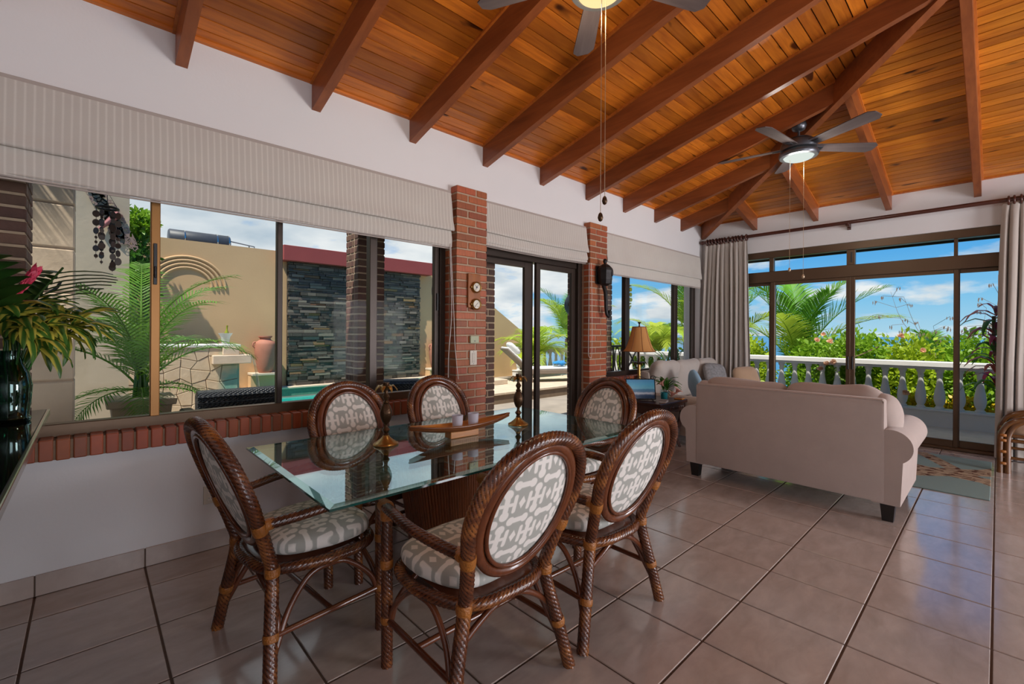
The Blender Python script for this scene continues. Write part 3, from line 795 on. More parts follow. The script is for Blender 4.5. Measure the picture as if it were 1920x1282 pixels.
# ---- candlesticks with a crown of brass leaves
M['brass'] = pmat('aged_brass', (.42, .26, .08), .30, .9, var=.3, vscale=12)
M['dbronze'] = pmat('dark_bronze', (.085, .045, .022), .35, .75, var=.4, vscale=18)
def candlestick():
    c = empty('candlestick')
    MB().lathe([(.0, 0), (.070, 0), (.073, .004), (.070, .010), (.058, .016), (.050, .022), (.034, .034), (.022, .046), (.016, .056)], 32, cap=False).obj('base', M['brass'], c, smooth=50)
    st = [(.013, .052), (.017, .060), (.012, .068), (.018, .078), (.024, .086), (.016, .096), (.011, .104)]
    MB().lathe(st + [(.010, .118), (.015, .126)], 20).obj('lower_stem', M['dbronze'], c, smooth=50)
    def body(u, v):
        a = 2 * PI * u; z = .126 + .112 * v; r = .016 + .016 * math.sin(PI * min(1, v * 1.02)) ** .8 * (1.08 - .35 * abs(v - .55))
        r *= 1 + .07 * max(abs(math.sin(5 * a + 30 * v)), abs(math.sin(5 * a - 30 * v)))
        return (r * math.cos(a), r * math.sin(a), z)
    MB().grid(body, 60, 28, True).obj('pineapple_body', M['dbronze'], c, smooth=70)
    MB().lathe([(.014, .236), (.019, .246), (.011, .256), (.015, .268), (.021, .278), (.015, .290), (.010, .300), (.012, .330), (.019, .340), (.019, .362), (.015, .362), (.014, .345)], 20).obj('upper_stem', M['dbronze'], c, smooth=50)
    lm = MB(); P = [(0, .010, .326), (0, .026, .342), (0, .046, .345), (0, .062, .328), (0, .068, .310)]; wd = [.006, .011, .012, .008, .001]
    vs = []
    for p, w_ in zip(P, wd): vs += [(-w_, p[1], p[2] - .003), (0, p[1], p[2] + .002), (w_, p[1], p[2] - .003)]
    fs = []
    for i in range(4):
        for k in range(2): fs.append((i * 3 + k, i * 3 + k + 1, i * 3 + k + 4, i * 3 + k + 3))
    lm.add(vs, fs); me = lm.mesh('leaf', M['brass'], smooth=180)
    for k in range(8): mkobj('leaf', me, c, rot=(0, 0, 2 * PI * k / 8))
    return c
cs = candlestick(); cs.location = (1.265, 2.425, TZ + .001); tag(cs, 'brass and bronze candlestick nearer the left end of the glass table', 'candlestick', 'candlesticks on the glass table')
cs2 = copy_tree(cs); cs2.location = (2.235, 2.325, TZ + .001); cs2.rotation_euler = (0, 0, .3); tag(cs2, 'brass and bronze candlestick right of the wooden boat tray', 'candlestick', 'candlesticks on the glass table')

# ---- boat-shaped wooden tray with two frosted votive glasses
M['boat_in'] = wood('golden_tray_wood', (.62, .24, .035), (.36, .11, .012), 0, .35, .05, knots=False)
M['boat_out'] = wood('brown_tray_wood', (.23, .075, .020), (.085, .026, .009), 0, .3, .05, knots=False)
bt = thing('boat_tray', 'long boat-shaped wooden tray on a block foot, golden inside', 'tray', (1.735, 2.305, TZ + .001), -.055)
HL, HW = .375, .072
def hull(u, v, inner):
    s = -1 + 2 * u; wv = HW * (1 - abs(s) ** 2.3) + .001; q = -1 + 2 * v
    if inner: wv *= .90
    y = wv * math.sin(q * PI / 2); zrim = .078 + .030 * s * s
    dep = (.040 * (1 - .45 * abs(s) ** 2)) * (1 - abs(q) ** 2.2)
    return (HL * s * (1 if not inner else .985), y, zrim - (dep * .62 - .001 if inner else dep + .004))
MB().grid(lambda u, v: hull(u, v, False), 48, 12).obj('hull', M['boat_out'], bt, smooth=60)
MB().grid(lambda u, v: hull(u, v, True), 48, 12).obj('hull_inside', M['boat_in'], bt, smooth=60)
rim = [hull(k / 48, 0, False) for k in range(49)]; rim2 = [hull(k / 48, 1, False) for k in range(49)]
for r_ in (rim, rim2): MB().tube([(p[0], p[1] * .96, p[2] - .001) for p in r_], .0055, 6).obj('gunwale', M['boat_out'], bt, smooth=60)
MB().box(-.115, .095, -.035, .035, 0, .042).obj('foot_block', M['boat_in'], bt, bevel=.003, seg=1)
m_, t_ = newmat('frosted_glass')
b_ = t_.n('ShaderNodeBsdfTranslucent'); b_.inputs[0].default_value = (.80, .80, .88, 1); tr_ = t_.n('ShaderNodeBsdfTransparent'); mx_ = t_.n('ShaderNodeMixShader'); mx_.inputs[0].default_value = .35
pb_ = t_.n('ShaderNodeBsdfPrincipled'); pb_.inputs['Base Color'].default_value = (.74, .72, .78, 1); pb_.inputs['Roughness'].default_value = .35
mx2_ = t_.n('ShaderNodeMixShader'); mx2_.inputs[0].default_value = .45
t_.l(b_.outputs[0], mx_.inputs[1]); t_.l(tr_.outputs[0], mx_.inputs[2]); t_.l(mx_.outputs[0], mx2_.inputs[1]); t_.l(pb_.outputs[0], mx2_.inputs[2])
t_.l(mx2_.outputs[0], t_.n('ShaderNodeOutputMaterial').inputs[0]); M['frost'] = m_
M['wax'] = pmat('white_wax', (.78, .74, .66), .5)
for x, lab in ((-.045, 'frosted votive glass in the wooden boat tray, the left one'), (.075, 'frosted votive glass in the wooden boat tray, the right one')):
    v = thing('votive_glass', lab, 'votive', (1.735 + x, 2.305 - .055 * x, TZ + .0625), 0, 'votive glasses in the boat tray')
    MB().lathe([(.024, 0), (.031, .002), (.035, .075), (.033, .075), (.029, .010), (.0, .008)], 28, cap=False).obj('cup', M['frost'], v, smooth=50)
    MB().lathe([(.0, .009), (.019, .009), (.019, .020), (.0, .020)], 18, cap=False).obj('tealight', M['wax'], v, smooth=50)
# ================================================================ living corner
def cloth(name, col, bump=.25, bscale=5, var=.10, sheen=.25):
    m, t = newmat(name); co = t.n('ShaderNodeTexCoord').outputs['Object']
    n1 = t.noise(co, bscale, 4, .55); n2 = t.noise(co, 300, 2)
    c = t.mix(n1, tuple(v * (1 - var) for v in col), tuple(min(1, v * (1 + var)) for v in col))
    hgt = t.m('ADD', t.m('MULTIPLY', n1, 1.0), t.m('MULTIPLY', n2, .06))
    finish(t, c, .9, 0, .25, hgt, bump, .02, sheen=sheen); return m
M['sofa'] = cloth('beige_suede_cloth', (.43, .345, .305))
M['sofa2'] = cloth('pale_beige_cloth', (.47, .41, .36))
M['blackfoot'] = pmat('black_lacquer', (.010, .009, .009), .35)
def pillow(w, d, h, mat, name='cushion', parent=None, loc=(0, 0, 0), rot=(0, 0, 0), e=.5, amp=.012, seed=0, n=32, m=16, pinch=.35):
    """stuffed cushion: w x d face, h thick (local z)"""
    P = MB()
    def fn(u, v):
        a = 2 * PI * u; la = -PI / 2 + PI * v
        f = lambda q, e_: math.copysign(abs(q) ** e_, q)
        r = abs(math.cos(la)) ** .45
        x, y = f(math.cos(a), e) * r, f(math.sin(a), e) * r
        z = f(math.sin(la), .8) * (1 - pinch * max(abs(x), abs(y)) ** 3)
        p = Vector((x * w / 2, y * d / 2, z * h / 2))
        nz = noise.noise_vector(Vector((p.x * 4 + seed * 7.1, p.y * 4, p.z * 4 + seed))) * amp
        return p + nz
    P.grid(fn, n, m, True)
    return P.obj(name, mat, parent, smooth=60, loc=loc, rot=rot)
def rolled_arm(L, zc, r, name, mat, parent, loc, rot=(0, 0, 0), w=.17):
    """arm along local x (0..L): box below, roll on top leaning to local -y"""
    a = MB(); h = w / 2
    poly = [(h, .13)] + [(-.03 + math.cos(q) * r, zc + math.sin(q) * r) for q in [-.4 + (PI + 1.4) * k / 24 for k in range(25)]] + [(-h, .13)]
    a.prism(poly, 0, 0, L)
    return a.obj(name, mat, parent, smooth=35, fix=True, loc=loc, rot=rot)
# ---- loveseat, its back to the dining table (local: faces +x, y across)
lv = thing('loveseat', 'beige loveseat with its plain back turned to the dining table', 'sofa', (4.36, 1.30, 0))
hw = .72
bk = MB().prism([(.0, .135), (.0, .88), (.02, .915), (.06, .918), (.16, .90), (.22, .60), (.24, .135)], 1, -hw, hw)
b_o = bk.obj('back_frame', M['sofa'], lv, fix=True, bevel=.016, seg=2, smooth=40)
MB().tube([(.012, -hw + .01, .906), (.012, hw - .01, .906)], .0055, 6).obj('piping', M['sofa'], b_o, smooth=60)
for s in (-1, 1): MB().tube([(.010, s * (hw - .004), .15), (.010, s * (hw - .004), .90)], .005, 6).obj('piping', M['sofa'], b_o, smooth=60)
MB().box(.02, .90, -hw + .05, hw - .05, .135, .34).obj('seat_base', M['sofa'], lv, bevel=.02)
for s in (-1, 1):
    rolled_arm(.94, .565, .128, 'rolled_arm', M['sofa'], lv, (.008, -.73, 0)) if s < 0 else rolled_arm(.94, .565, .128, 'rolled_arm', M['sofa'], lv, (.948, .73, 0), (0, 0, PI))
    pillow(.62, .70, .19, M['sofa'], 'seat_cushion', lv, (.56, s * .345, .425), seed=s)
    bc = pillow(.52, .74, .26, M['sofa'], 'back_cushion', lv, (.235, s * .355, .722), (0, PI / 2 - .16, 0), seed=3 + s, amp=.035, e=.42, n=64, m=32)
    pillow(.36, .24, .22, M['sofa'], 'cushion_ear', lv, (.25, s * .675, .735), (0, PI / 2 - .2, s * .3), seed=8 + s, amp=.05, n=48, m=24)
for x in (.06, .80):
    for y in (-hw - .02, hw + .02): MB().add([(x - .045, y - .045, .137), (x + .045, y - .045, .137), (x + .045, y + .045, .137), (x - .045, y + .045, .137), (x - .033, y - .033, 0), (x + .033, y - .033, 0), (x + .033, y + .033, 0), (x - .033, y + .033, 0)], ((0, 1, 2, 3), (7, 6, 5, 4), (0, 4, 5, 1), (1, 5, 6, 2), (2, 6, 7, 3), (3, 7, 4, 0))).obj('foot', M['blackfoot'], lv, fix=True)
# ---- long sofa under the far window, facing -y
s2 = thing('sofa', 'pale beige three seat sofa under the far window', 'sofa', (6.42, 3.36, 0))
sw = .95
MB().prism([(-.0, .12), (-.0, .86), (-.06, .90), (-.18, .88), (-.24, .12)], 0, -sw, sw).obj('back_frame', M['sofa2'], s2, fix=True, bevel=.02, smooth=40)
MB().box(-sw + .04, sw - .04, -.88, -.05, .12, .34).obj('seat_base', M['sofa2'], s2, bevel=.02)
rolled_arm(.80, .50, .115, 'rolled_arm', M['sofa2'], s2, (-sw + .03, -.90, 0), (0, 0, PI / 2))
rolled_arm(.80, .50, .115, 'rolled_arm', M['sofa2'], s2, (sw - .03, -.10, 0), (0, 0, -PI / 2))
for k in range(3):
    x = -.56 + .56 * k
    pillow(.55, .64, .18, M['sofa2'], 'seat_cushion', s2, (x, -.50, .42), seed=20 + k)
    pillow(.64, .60, .22, M['sofa2'], 'back_cushion', s2, (x * 1.07, -.20, .735), (PI / 2 + .22, 0, .03 * (k - 1)), seed=30 + k, amp=.03, n=64, m=32, e=.27, pinch=.2)
for x in (-sw + .08, sw - .08):
    for y in (-.82, -.08): MB().lathe([(.028, 0), (.038, .12)], 12, (x, y, 0)).obj('foot', M['blackfoot'], s2)
M['blue_cloth'] = cloth('sky_blue_cloth', (.23, .38, .50))
M['grey_print'] = pmat('grey_printed_cloth', (.24, .235, .235), .9, var=.7, vscale=28)
M['tan_cloth'] = cloth('tan_cloth', (.46, .31, .20))
tag(pillow(.40, .40, .14, M['blue_cloth'], 'throw_pillow', None, (5.80, 2.68, .70), (PI / 2 - .35, .75, .5), seed=41), 'sky blue throw pillow leaning on the sofa arm by the lamp', 'pillow')
tag(pillow(.42, .42, .15, M['grey_print'], 'throw_pillow', None, (6.84, 2.86, .76), (PI / 2 - .4, .1, -.35), seed=42), 'grey patterned throw pillow near the curtain end of the sofa', 'pillow')
tag(pillow(.38, .38, .14, M['tan_cloth'], 'throw_pillow', None, (7.10, 2.53, .74), (PI / 2 - .4, -.1, -.7), seed=43), 'tan throw pillow in the corner of the sofa beside the curtain', 'pillow')

# ---- carved end table
et = thing('end_table', 'dark carved wooden end table beside the sofa', 'table', (5.085, 2.94, 0))
M['carved'] = pmat('carved_dark_wood', (.055, .020, .011), .33, var=.5, vscale=14, bump=.5, bscale=55)
MB().box(-.335, .335, -.325, .325, .555, .592).obj('table_top', M['darkwood'], et, bevel=.007)
MB().prism([(-.30, .555), (-.30, .44), (-.24, .47), (-.12, .455), (0, .475), (.12, .455), (.24, .47), (.30, .44), (.30, .555)], 1, -.30, -.275).obj('carved_apron', M['carved'], et, fix=True)
MB().prism([(-.30, .555), (-.30, .44), (-.24, .47), (-.12, .455), (0, .475), (.12, .455), (.24, .47), (.30, .44), (.30, .555)], 1, .275, .30).obj('carved_apron', M['carved'], et, fix=True)
for s in (-1, 1): MB().box(s * .30 - .012, s * .30 + .012, -.28, .28, .455, .555).obj('carved_apron', M['carved'], et)
for k in range(14): MB().sph((-.26 + .04 * k, -.302, .51), (.013, .006, .022), 8, 6).obj('carving', M['carved'], et, smooth=60)
for sx in (-1, 1):
    for sy in (-1, 1):
        P = spline([(sx * .29, sy * .28, .555), (sx * .285, sy * .275, .40), (sx * .255, sy * .245, .25), (sx * .24, sy * .235, .12), (sx * .265, sy * .26, 0)], 6)
        MB().tube(P, lambda t: .036 - .016 * t, 4).obj('leg', M['darkwood'], et, smooth=30)
# ---- lamp
M['shade'] = pmat('amber_lamp_shade', (.66, .32, .10), .8, var=.08, vscale=3, trans=.25)
lp = thing('table_lamp', 'table lamp with bell-shaped amber shade and palm trunk base', 'lamp', (5.05, 3.07, .592))
MB().lathe([(.0, 0), (.075, 0), (.078, .012), (.06, .03), (.03, .05), (.025, .07)], 24, cap=False).obj('base', M['dbronze'], lp, smooth=50)
pr_ = [(.022 + (.006 if k % 2 else 0) - .0004 * k, .065 + .020 * k) for k in range(19)]
MB().lathe(pr_, 18).obj('trunk', M['brass'], lp, smooth=40)
def strip_leaf(P, W_, cup=.003):
    vs, fs = [], []
    for p, w_ in zip(P, W_):
        p = Vector(p); vs += [p + Vector((-w_, 0, -cup)), p + Vector((0, 0, cup * .5)), p + Vector((w_, 0, -cup))]
    for i in range(len(P) - 1):
        for k in range(2): fs.append((i * 3 + k, i * 3 + k + 1, i * 3 + k + 4, i * 3 + k + 3))
    return MB().add(vs, fs)
lm = strip_leaf([(0, .012, .42), (0, .05, .455), (0, .09, .45), (0, .13, .41)], [.006, .018, .016, .002]).mesh('leaf', M['dbronze'], smooth=180)
for k in range(8): mkobj('leaf', lm, lp, rot=(0, 0, PI / 4 * k))
MB().tube([(0, 0, .43), (0, 0, .90)], .007, 8).obj('stem', M['dbronze'], lp)
sh = MB()
def shade_fn(u, v):
    a = 2 * PI * u; r = .200 - .115 * v ** .62
    seg = .5 + .5 * abs(math.cos(4 * a)); r *= .975 + .03 * seg
    return (r * math.cos(a), r * math.sin(a), .585 + .305 * v)
sh.grid(shade_fn, 64, 14, True)
so = sh.obj('lamp_shade', M['shade'], lp, smooth=60)
M['shade_seam'] = pmat('lamp_shade_seam', (.22, .09, .03), .8)
for k in range(8): MB().tube([Vector(shade_fn(k / 8 + .0, v / 10)) * 1.0 for v in range(11)], .0035, 5).obj('seam', M['shade_seam'], so)
for v in (0, 1): MB().tube([shade_fn(u / 48, v) for u in range(48)], .0045, 5, closed=True).obj('trim_band', M['shade_seam'], so)
MB().lathe([(.006, .89), (.012, .90), (.007, .915), (.010, .93), (.024, .95), (.006, .952)], 12).obj('finial', M['dbronze'], lp, smooth=50)
# ---- seascape picture on a scrolled iron easel
m_, t_ = newmat('seascape_print'); co = t_.xyz(t_.n('ShaderNodeTexCoord').outputs['Object'])
g_ = t_.m('ADD', t_.m('DIVIDE', co[2], .20), t_.m('MULTIPLY', t_.noise(t_.n('ShaderNodeTexCoord').outputs['Object'], 30, 4), .10))
c_ = t_.ramp(g_, [(.05, (.012, .03, .07)), (.30, (.03, .07, .15)), (.40, (.55, .60, .66)), (.47, (.10, .20, .32)), (.58, (.05, .20, .34)), (.62, (.14, .42, .56)), (.80, (.06, .34, .52)), (1, (.03, .22, .42))])
finish(t_, c_, .25); M['print'] = m_
pc = thing('picture_easel', 'seascape picture standing on a scrolled black iron easel', 'picture', (4.87, 2.93, .592), -.72); pc.scale = (1.35, 1.35, 1.25)
MB().box(-.125, .125, -.004, .006, .018, .200).obj('picture', M['print'], pc, rot=(-.16, 0, 0))
fr = MB()
for a, b in (((-.13, 0, .012), (.13, 0, .012)), ((-.13, 0, .206), (.13, 0, .206)), ((-.13, 0, .012), (-.13, 0, .206)), ((.13, 0, .012), (.13, 0, .206))): fr.tube([a, b], .005, 6)
fr.obj('frame', M['iron'], pc, rot=(-.16, 0, 0))
def spiral(cx, cz, r, t0, t1, sgn=1, n=26): return [(cx + sgn * r * (1 - .7 * k / n) * math.cos(t0 + (t1 - t0) * k / n), .034, cz + r * (1 - .7 * k / n) * math.sin(t0 + (t1 - t0) * k / n)) for k in range(n + 1)]
for s in (-1, 1):
    MB().tube(spiral(s * .115, .215, .028, -PI / 2, 2.6 * PI, s), .0035, 5).obj('scroll', M['iron'], pc, smooth=60)
    MB().tube(spline([(s * .115, .034, .187), (s * .06, .034, .205), (0, .034, .228)], 6), .0035, 5).obj('scroll', M['iron'], pc, smooth=60)
    MB().tube([(s * .10, .03, .19), (s * .09, .11, .004)], .004, 6).obj('easel_leg', M['iron'], pc)
    MB().tube([(s * .10, -.03, .004), (s * .10, .03, .012)], .004, 6).obj('easel_foot', M['iron'], pc)
# ---- teal mug, dish, glass of flowers, small wooden tray
M['teal'] = pmat('teal_glaze', (.012, .17, .20), .2, var=.2, vscale=8)
mg = tag(MB().lathe([(.0, 0), (.034, 0), (.037, .005), (.038, .105), (.034, .105), (.033, .012), (.0, .010)], 24, cap=False).obj('tumbler', M['teal'], smooth=45, loc=(5.035, 2.72, .592)), 'teal tumbler standing beside the seascape picture', 'tumbler')
M['whitestone'] = pmat('white_ceramic', (.66, .62, .60), .3, var=.1)
kx = thing('trinket_box', 'small white box with a dark rim on the end table', 'box', (4.92, 2.665, .592), .3)
MB().box(-.065, .065, -.04, .04, .001, .026).obj('body', M['whitestone'], kx, bevel=.006)
MB().box(-.068, .068, -.043, .043, .026, .032).obj('lid', M['grey_print'], kx, bevel=.002, seg=1)
fv = thing('flower_glass', 'low glass of pink lilies and green leaves on the end table', 'vase', (5.22, 2.81, .592)); fv.scale = (1.3, 1.3, 1.3)
M['clear'] = glassmat('clear_glass', (.88, .94, .93), .06)
MB().lathe([(.0, .003), (.030, .003), (.045, .05), (.040, .09), (.043, .09), (.048, .05), (.033, 0), (0, 0)], 24, cap=False).obj('glass', M['clear'], fv, smooth=50)
M['leafg'] = pmat('fresh_green_leaf', (.07, .20, .025), .45, rand=.35, hue=.03, trans=.35)
M['lily'] = pmat('pale_pink_petal', (.74, .40, .32), .6, rand=.15, trans=.3)
gl = strip_leaf([(0, 0, 0), (0, .03, .04), (0, .07, .06), (0, .11, .05), (0, .14, .03)], [.003, .010, .012, .008, .001]).mesh('leaf', M['leafg'], smooth=180)
for k in range(26):
    a = random.uniform(0, 2 * PI)
    mkobj('leaf', gl, fv, (.02 * math.cos(a + 1.57), .02 * math.sin(a + 1.57), .08 + random.uniform(0, .03)), (random.uniform(-.1, .7), 0, a))
pt = strip_leaf([(0, 0, 0), (0, .012, .030), (0, .030, .048), (0, .050, .045)], [.004, .014, .014, .002]).mesh('petal', M['lily'], smooth=180)
for fx, fy, fz, tilt in ((-.085, -.03, .13, -.5), (.075, -.07, .055, .5), (-.05, -.09, .035, .3)):
    f_ = empty('lily', (fx, fy, fz), parent=fv); f_.rotation_euler = (tilt, tilt * .6, 0)
    for k in range(6): mkobj('petal', pt, f_, rot=(0, 0, PI / 3 * k))
    MB().tube([(0, 0, 0), (-fx * .7, -fy * .7, -fz + .05)], .003, 5).obj('stalk', M['leafg'], f_)
tr = thing('wooden_coaster', 'small honey coloured wooden coaster at the table corner', 'coaster', (5.33, 2.68, .592), .2)
MB().box(-.055, .055, -.05, .05, 0, .014).obj('slab', M['boat_in'], tr, bevel=.004)
MB().lathe([(.038, .014), (.038, .019), (.032, .019), (.032, .0145)], 20, cap=False).obj('rim', M['boat_out'], tr)

# ---- rug
m_, t_ = newmat('rug_weave'); co_ = t_.n('ShaderNodeTexCoord').outputs['Object']; X_, Y_, Z_ = t_.xyz(co_)
def vine(ax, ay, amp, fq, ph, wd):
    c = t_.m('ADD', t_.m('MULTIPLY', X_, ax), t_.m('MULTIPLY', Y_, ay))
    p = t_.m('ADD', t_.m('MULTIPLY', X_, -ay), t_.m('MULTIPLY', Y_, ax))
    dd = t_.m('ABSOLUTE', t_.m('SUBTRACT', c, t_.m('ADD', ph, t_.m('MULTIPLY', t_.m('SINE', t_.m('MULTIPLY', p, fq)), amp))))
    return t_.m('LESS_THAN', dd, wd)
va = t_.m('MAXIMUM', vine(.86, .5, .05, 3.0, -.28, .12), vine(.95, -.3, .06, 2.6, .18, .11))
va = t_.m('MAXIMUM', va, vine(.62, .78, .05, 3.2, -.55, .08)); va = t_.m('MAXIMUM', va, vine(.55, -.83, .05, 3.2, .72, .07))
lf_ = t_.noise(t_.mapping(co_, scale=(30, 12, 1), rot=(0, 0, .9)), 1.0, 1)
lf = t_.m('MULTIPLY', t_.m('GREATER_THAN', lf_, .55), va)
c_ = t_.mix(va, (.19, .26, .25), (.34, .25, .17)); c_ = t_.mix(lf, c_, (.085, .032, .018))
finish(t_, c_, .95, 0, .1, t_.noise(co_, 220, 2), .3, .004); M['rug'] = m_
rg = tag(MB().box(-.84, .84, -.98, .98, .0, .010).obj('rug', M['rug'], loc=(6.41, 1.02, .001), bevel=.003, seg=1), 'grey green rug with a brown vine pattern before the balcony doors', 'rug')
# ---- low table behind the loveseat carrying a teal bowl
ct = thing('coffee_table', 'low dark wooden table on the rug behind the loveseat', 'table', (6.45, 1.25, .0115))
MB().box(-.28, .28, -.45, .45, .40, .44).obj('table_top', M['darkwood'], ct, bevel=.006)
for sx in (-.24, .24):
    for sy in (-.41, .41): MB().box(sx - .025, sx + .025, sy - .025, sy + .025, 0, .40).obj('leg', M['darkwood'], ct, bevel=.004)
M['bowl'] = pmat('sea_blue_glaze', (.14, .30, .36), .25, var=.3, vscale=10)
tag(MB().lathe([(.03, 0), (.05, .005), (.055, .02), (.05, .03), (.12, .09), (.19, .15), (.196, .155), (.185, .155), (.11, .10), (.03, .045), (0, .04)], 32, cap=False).obj('pedestal_bowl', M['bowl'], smooth=50, loc=(6.42, .99, .4525)), 'sea blue pedestal bowl on the low table beyond the loveseat', 'bowl')

# ---- rattan armchair at the right edge
ra = thing('rattan_armchair', 'dark bamboo armchair cut by the right edge of the picture', 'armchair', (6.83, -.020, 0), -PI / 2)
M['bamboo'] = pmat('dark_bamboo', (.125, .048, .012), .2, var=.6, vscale=10, coat=.4, stretch=(1, 1, 1))
def bam(pts, r=.027, n=10, nm='bamboo_pole', step=8):
    o = MB().tube(spline(pts, step), r, n).obj(nm, M['bamboo'], ra, smooth=60); return o
for dy in (0.0, -.62*-1):
    for dx in (0, .052): bam([(dx, dy, 0), (dx, dy, .30), (dx + .01, dy, .40), (dx + .06, dy, .50), (dx + .17, dy, .56), (dx + .34, dy, .575), (dx + .46, dy, .56)], nm='arm_hoop')
    bam([(.02, dy, .335), (.30, dy, .335), (.54, dy, .33)], .018, nm='side_rail'); bam([(.02, dy, .385), (.32, dy, .385), (.54, dy, .38)], .018, nm='side_rail')
    bam([(.02, dy, .16), (.30, dy, .16), (.54, dy, .16)], .016, nm='side_rail')
    bam([(.54, dy, 0), (.54, dy, .40), (.57, dy, .70), (.62, dy, .92)], nm='rear_post')
    for z in (.10, .22, .335, .385): MB().lathe([(.03, -.014), (.034, -.01), (.034, .01), (.03, .014)], 14, (.022, dy, z)).obj('cane_binding', M['wrap'], ra, smooth=50)
for z in (.16, .335): bam([(.0, 0, z), (.0, -.31*-1, z), (.0, -.62*-1, z)], .018, nm='front_rail')
for x, z in ((.575, .72), (.62, .92), (.54, .335)): bam([(x, 0, z), (x, -.31*-1, z), (x, -.62*-1, z)], .018, nm='back_rail')
pillow(.52, .56, .14, M['tan_cloth'], 'seat_cushion', ra, (.28, .31, .425), seed=50)
# ================================================================ on the walls and ceiling
# ---- Roman shades
m_, t_ = newmat('striped_linen'); co = t_.n('ShaderNodeTexCoord').outputs['Object']; X_, Y_, Z_ = t_.xyz(co)
st = t_.m('ABSOLUTE', t_.m('SUBTRACT', t_.m('FRACT', t_.m('ADD', t_.m('DIVIDE', X_, .034), t_.m('MULTIPLY', t_.noise(co, 1.3, 2), .6))), .5))
f_ = t_.ramp(st, [(.30, 0.0), (.47, 1.0)])
n_ = t_.noise(t_.mapping(co, scale=(60, 1, 260)), 1.0, 3)
c_ = t_.mix(f_, (.66, .615, .56), (.80, .76, .70)); c_ = t_.mix(t_.m('MULTIPLY', n_, .25), c_, (.52, .46, .42))
c_ = t_.mix(t_.m('MULTIPLY', t_.ramp(t_.noise(co, 3, 3), [(.45, 0.0), (.8, 1.0)]), .3), c_, (.56, .50, .46))
finish(t_, c_, .9, 0, .2, n_, .2, .004, trans=.18); M['linen'] = m_
M['hem'] = pmat('linen_hem', (.42, .36, .325), .9)
def roman(name, x0, x1, prof, label, sag=0.0):
    r = thing(name, label, 'shade', ((x0 + x1) / 2, 3.40, 2.2), 0, 'Roman shades on the window wall')
    cx = (x0 + x1) / 2; hw = (x1 - x0) / 2
    MB().box(-hw, hw, -.012, .042, 2.655 - 2.2, 2.682 - 2.2).obj('headrail', M['hem'], r, bevel=.003, seg=1)
    def strip(nm, ps, mat=M['linen'], par=r, flare=0.0):
        ps = [Vector((0, p[0] - 3.40, p[1] - 2.2)) for p in ps]
        sp = spline(ps, 6)
        n = 60
        def fn(u, v):
            p = sp[min(len(sp) - 1, int(round(v * (len(sp) - 1))))]; x = -hw + 2 * hw * u
            wob = .006 * math.sin(x * 5.3 + p.z * 6) * v + .004 * math.sin(x * 11.0) * v
            ex = flare * v * (1 if u > .5 else -1) * (abs(u - .5) * 2) ** 6
            sg = -sag * v * (4 * u * (1 - u))
            return (x + ex, p.y + wob, p.z + sg)
        o = MB().grid(fn, n, len(sp) - 1).obj(nm, mat, par, smooth=60)
        return o
    for k, (nm, ps) in enumerate(prof): strip(nm, ps, flare=.02 if k == 0 else .008)
    hz, hy = prof[-1][1][-1][1] - 2.2, prof[-1][1][-1][0] - 3.40
    for k, dz in enumerate((0, -.011, -.022)):
        MB().tube([(-hw + 2 * hw * u / 30, hy + .006 + .006 * k, hz + dz + .010 - sag * 4 * (u / 30) * (1 - u / 30)) for u in range(31)], .0055, 6).obj('hem_fold', M['hem'] if k else M['linen'], r, smooth=60)
    return r
roman('roman_shade', -.75, 2.392, [('upper_panel', [(3.385, 2.66), (3.372, 2.55), (3.362, 2.42), (3.345, 2.34), (3.352, 2.315), (3.380, 2.318)]), ('lower_panel', [(3.385, 2.36), (3.378, 2.30), (3.370, 2.24), (3.376, 2.172)])], 'linen Roman shade over the wide courtyard window')
roman('roman_shade', 2.80, 4.375, [('upper_panel', [(3.385, 2.66), (3.376, 2.55), (3.366, 2.45), (3.352, 2.388), (3.358, 2.368), (3.382, 2.372)]), ('lower_panel', [(3.385, 2.40), (3.378, 2.36), (3.366, 2.30), (3.372, 2.275)]), ('lower_panel', [(3.385, 2.30), (3.380, 2.28), (3.374, 2.262), (3.378, 2.250)])], 'linen Roman shade over the sliding patio door', .012)
roman('roman_shade', 4.775, 7.43, [('upper_panel', [(3.385, 2.66), (3.376, 2.55), (3.366, 2.42), (3.350, 2.33), (3.356, 2.303), (3.382, 2.308)]), ('lower_panel', [(3.385, 2.35), (3.378, 2.29), (3.370, 2.22), (3.376, 2.165)])], 'linen Roman shade over the far window in the corner')
# cords
def cord(name, pts, lab, r=.0028):
    return tag(MB().tube(spline(pts, 8), r, 6).obj(name, M['cord'], smooth=60), lab, 'cord')
cord('shade_cord', [(2.375, 3.372, 2.20), (2.372, 3.335, 1.6), (2.345, 3.34, 1.2), (2.345, 3.345, .985)], 'white pull cord left of the gauge pillar, hanging straight')
cord('shade_cord', [(2.385, 3.372, 2.20), (2.39, 3.33, 1.6), (2.41, 3.33, 1.25), (2.45, 3.335, .975)], 'white pull cord crossing the lower left of the gauge pillar')
cord('shade_cord', [(4.36, 3.33, 2.24), (4.36, 3.33, 1.7), (4.355, 3.33, 1.20), (4.365, 3.33, 1.125), (4.39, 3.33, 1.11), (4.415, 3.325, 1.16), (4.415, 3.325, 1.7), (4.40, 3.33, 2.24)], 'white looped cord hanging by the lantern pillar')

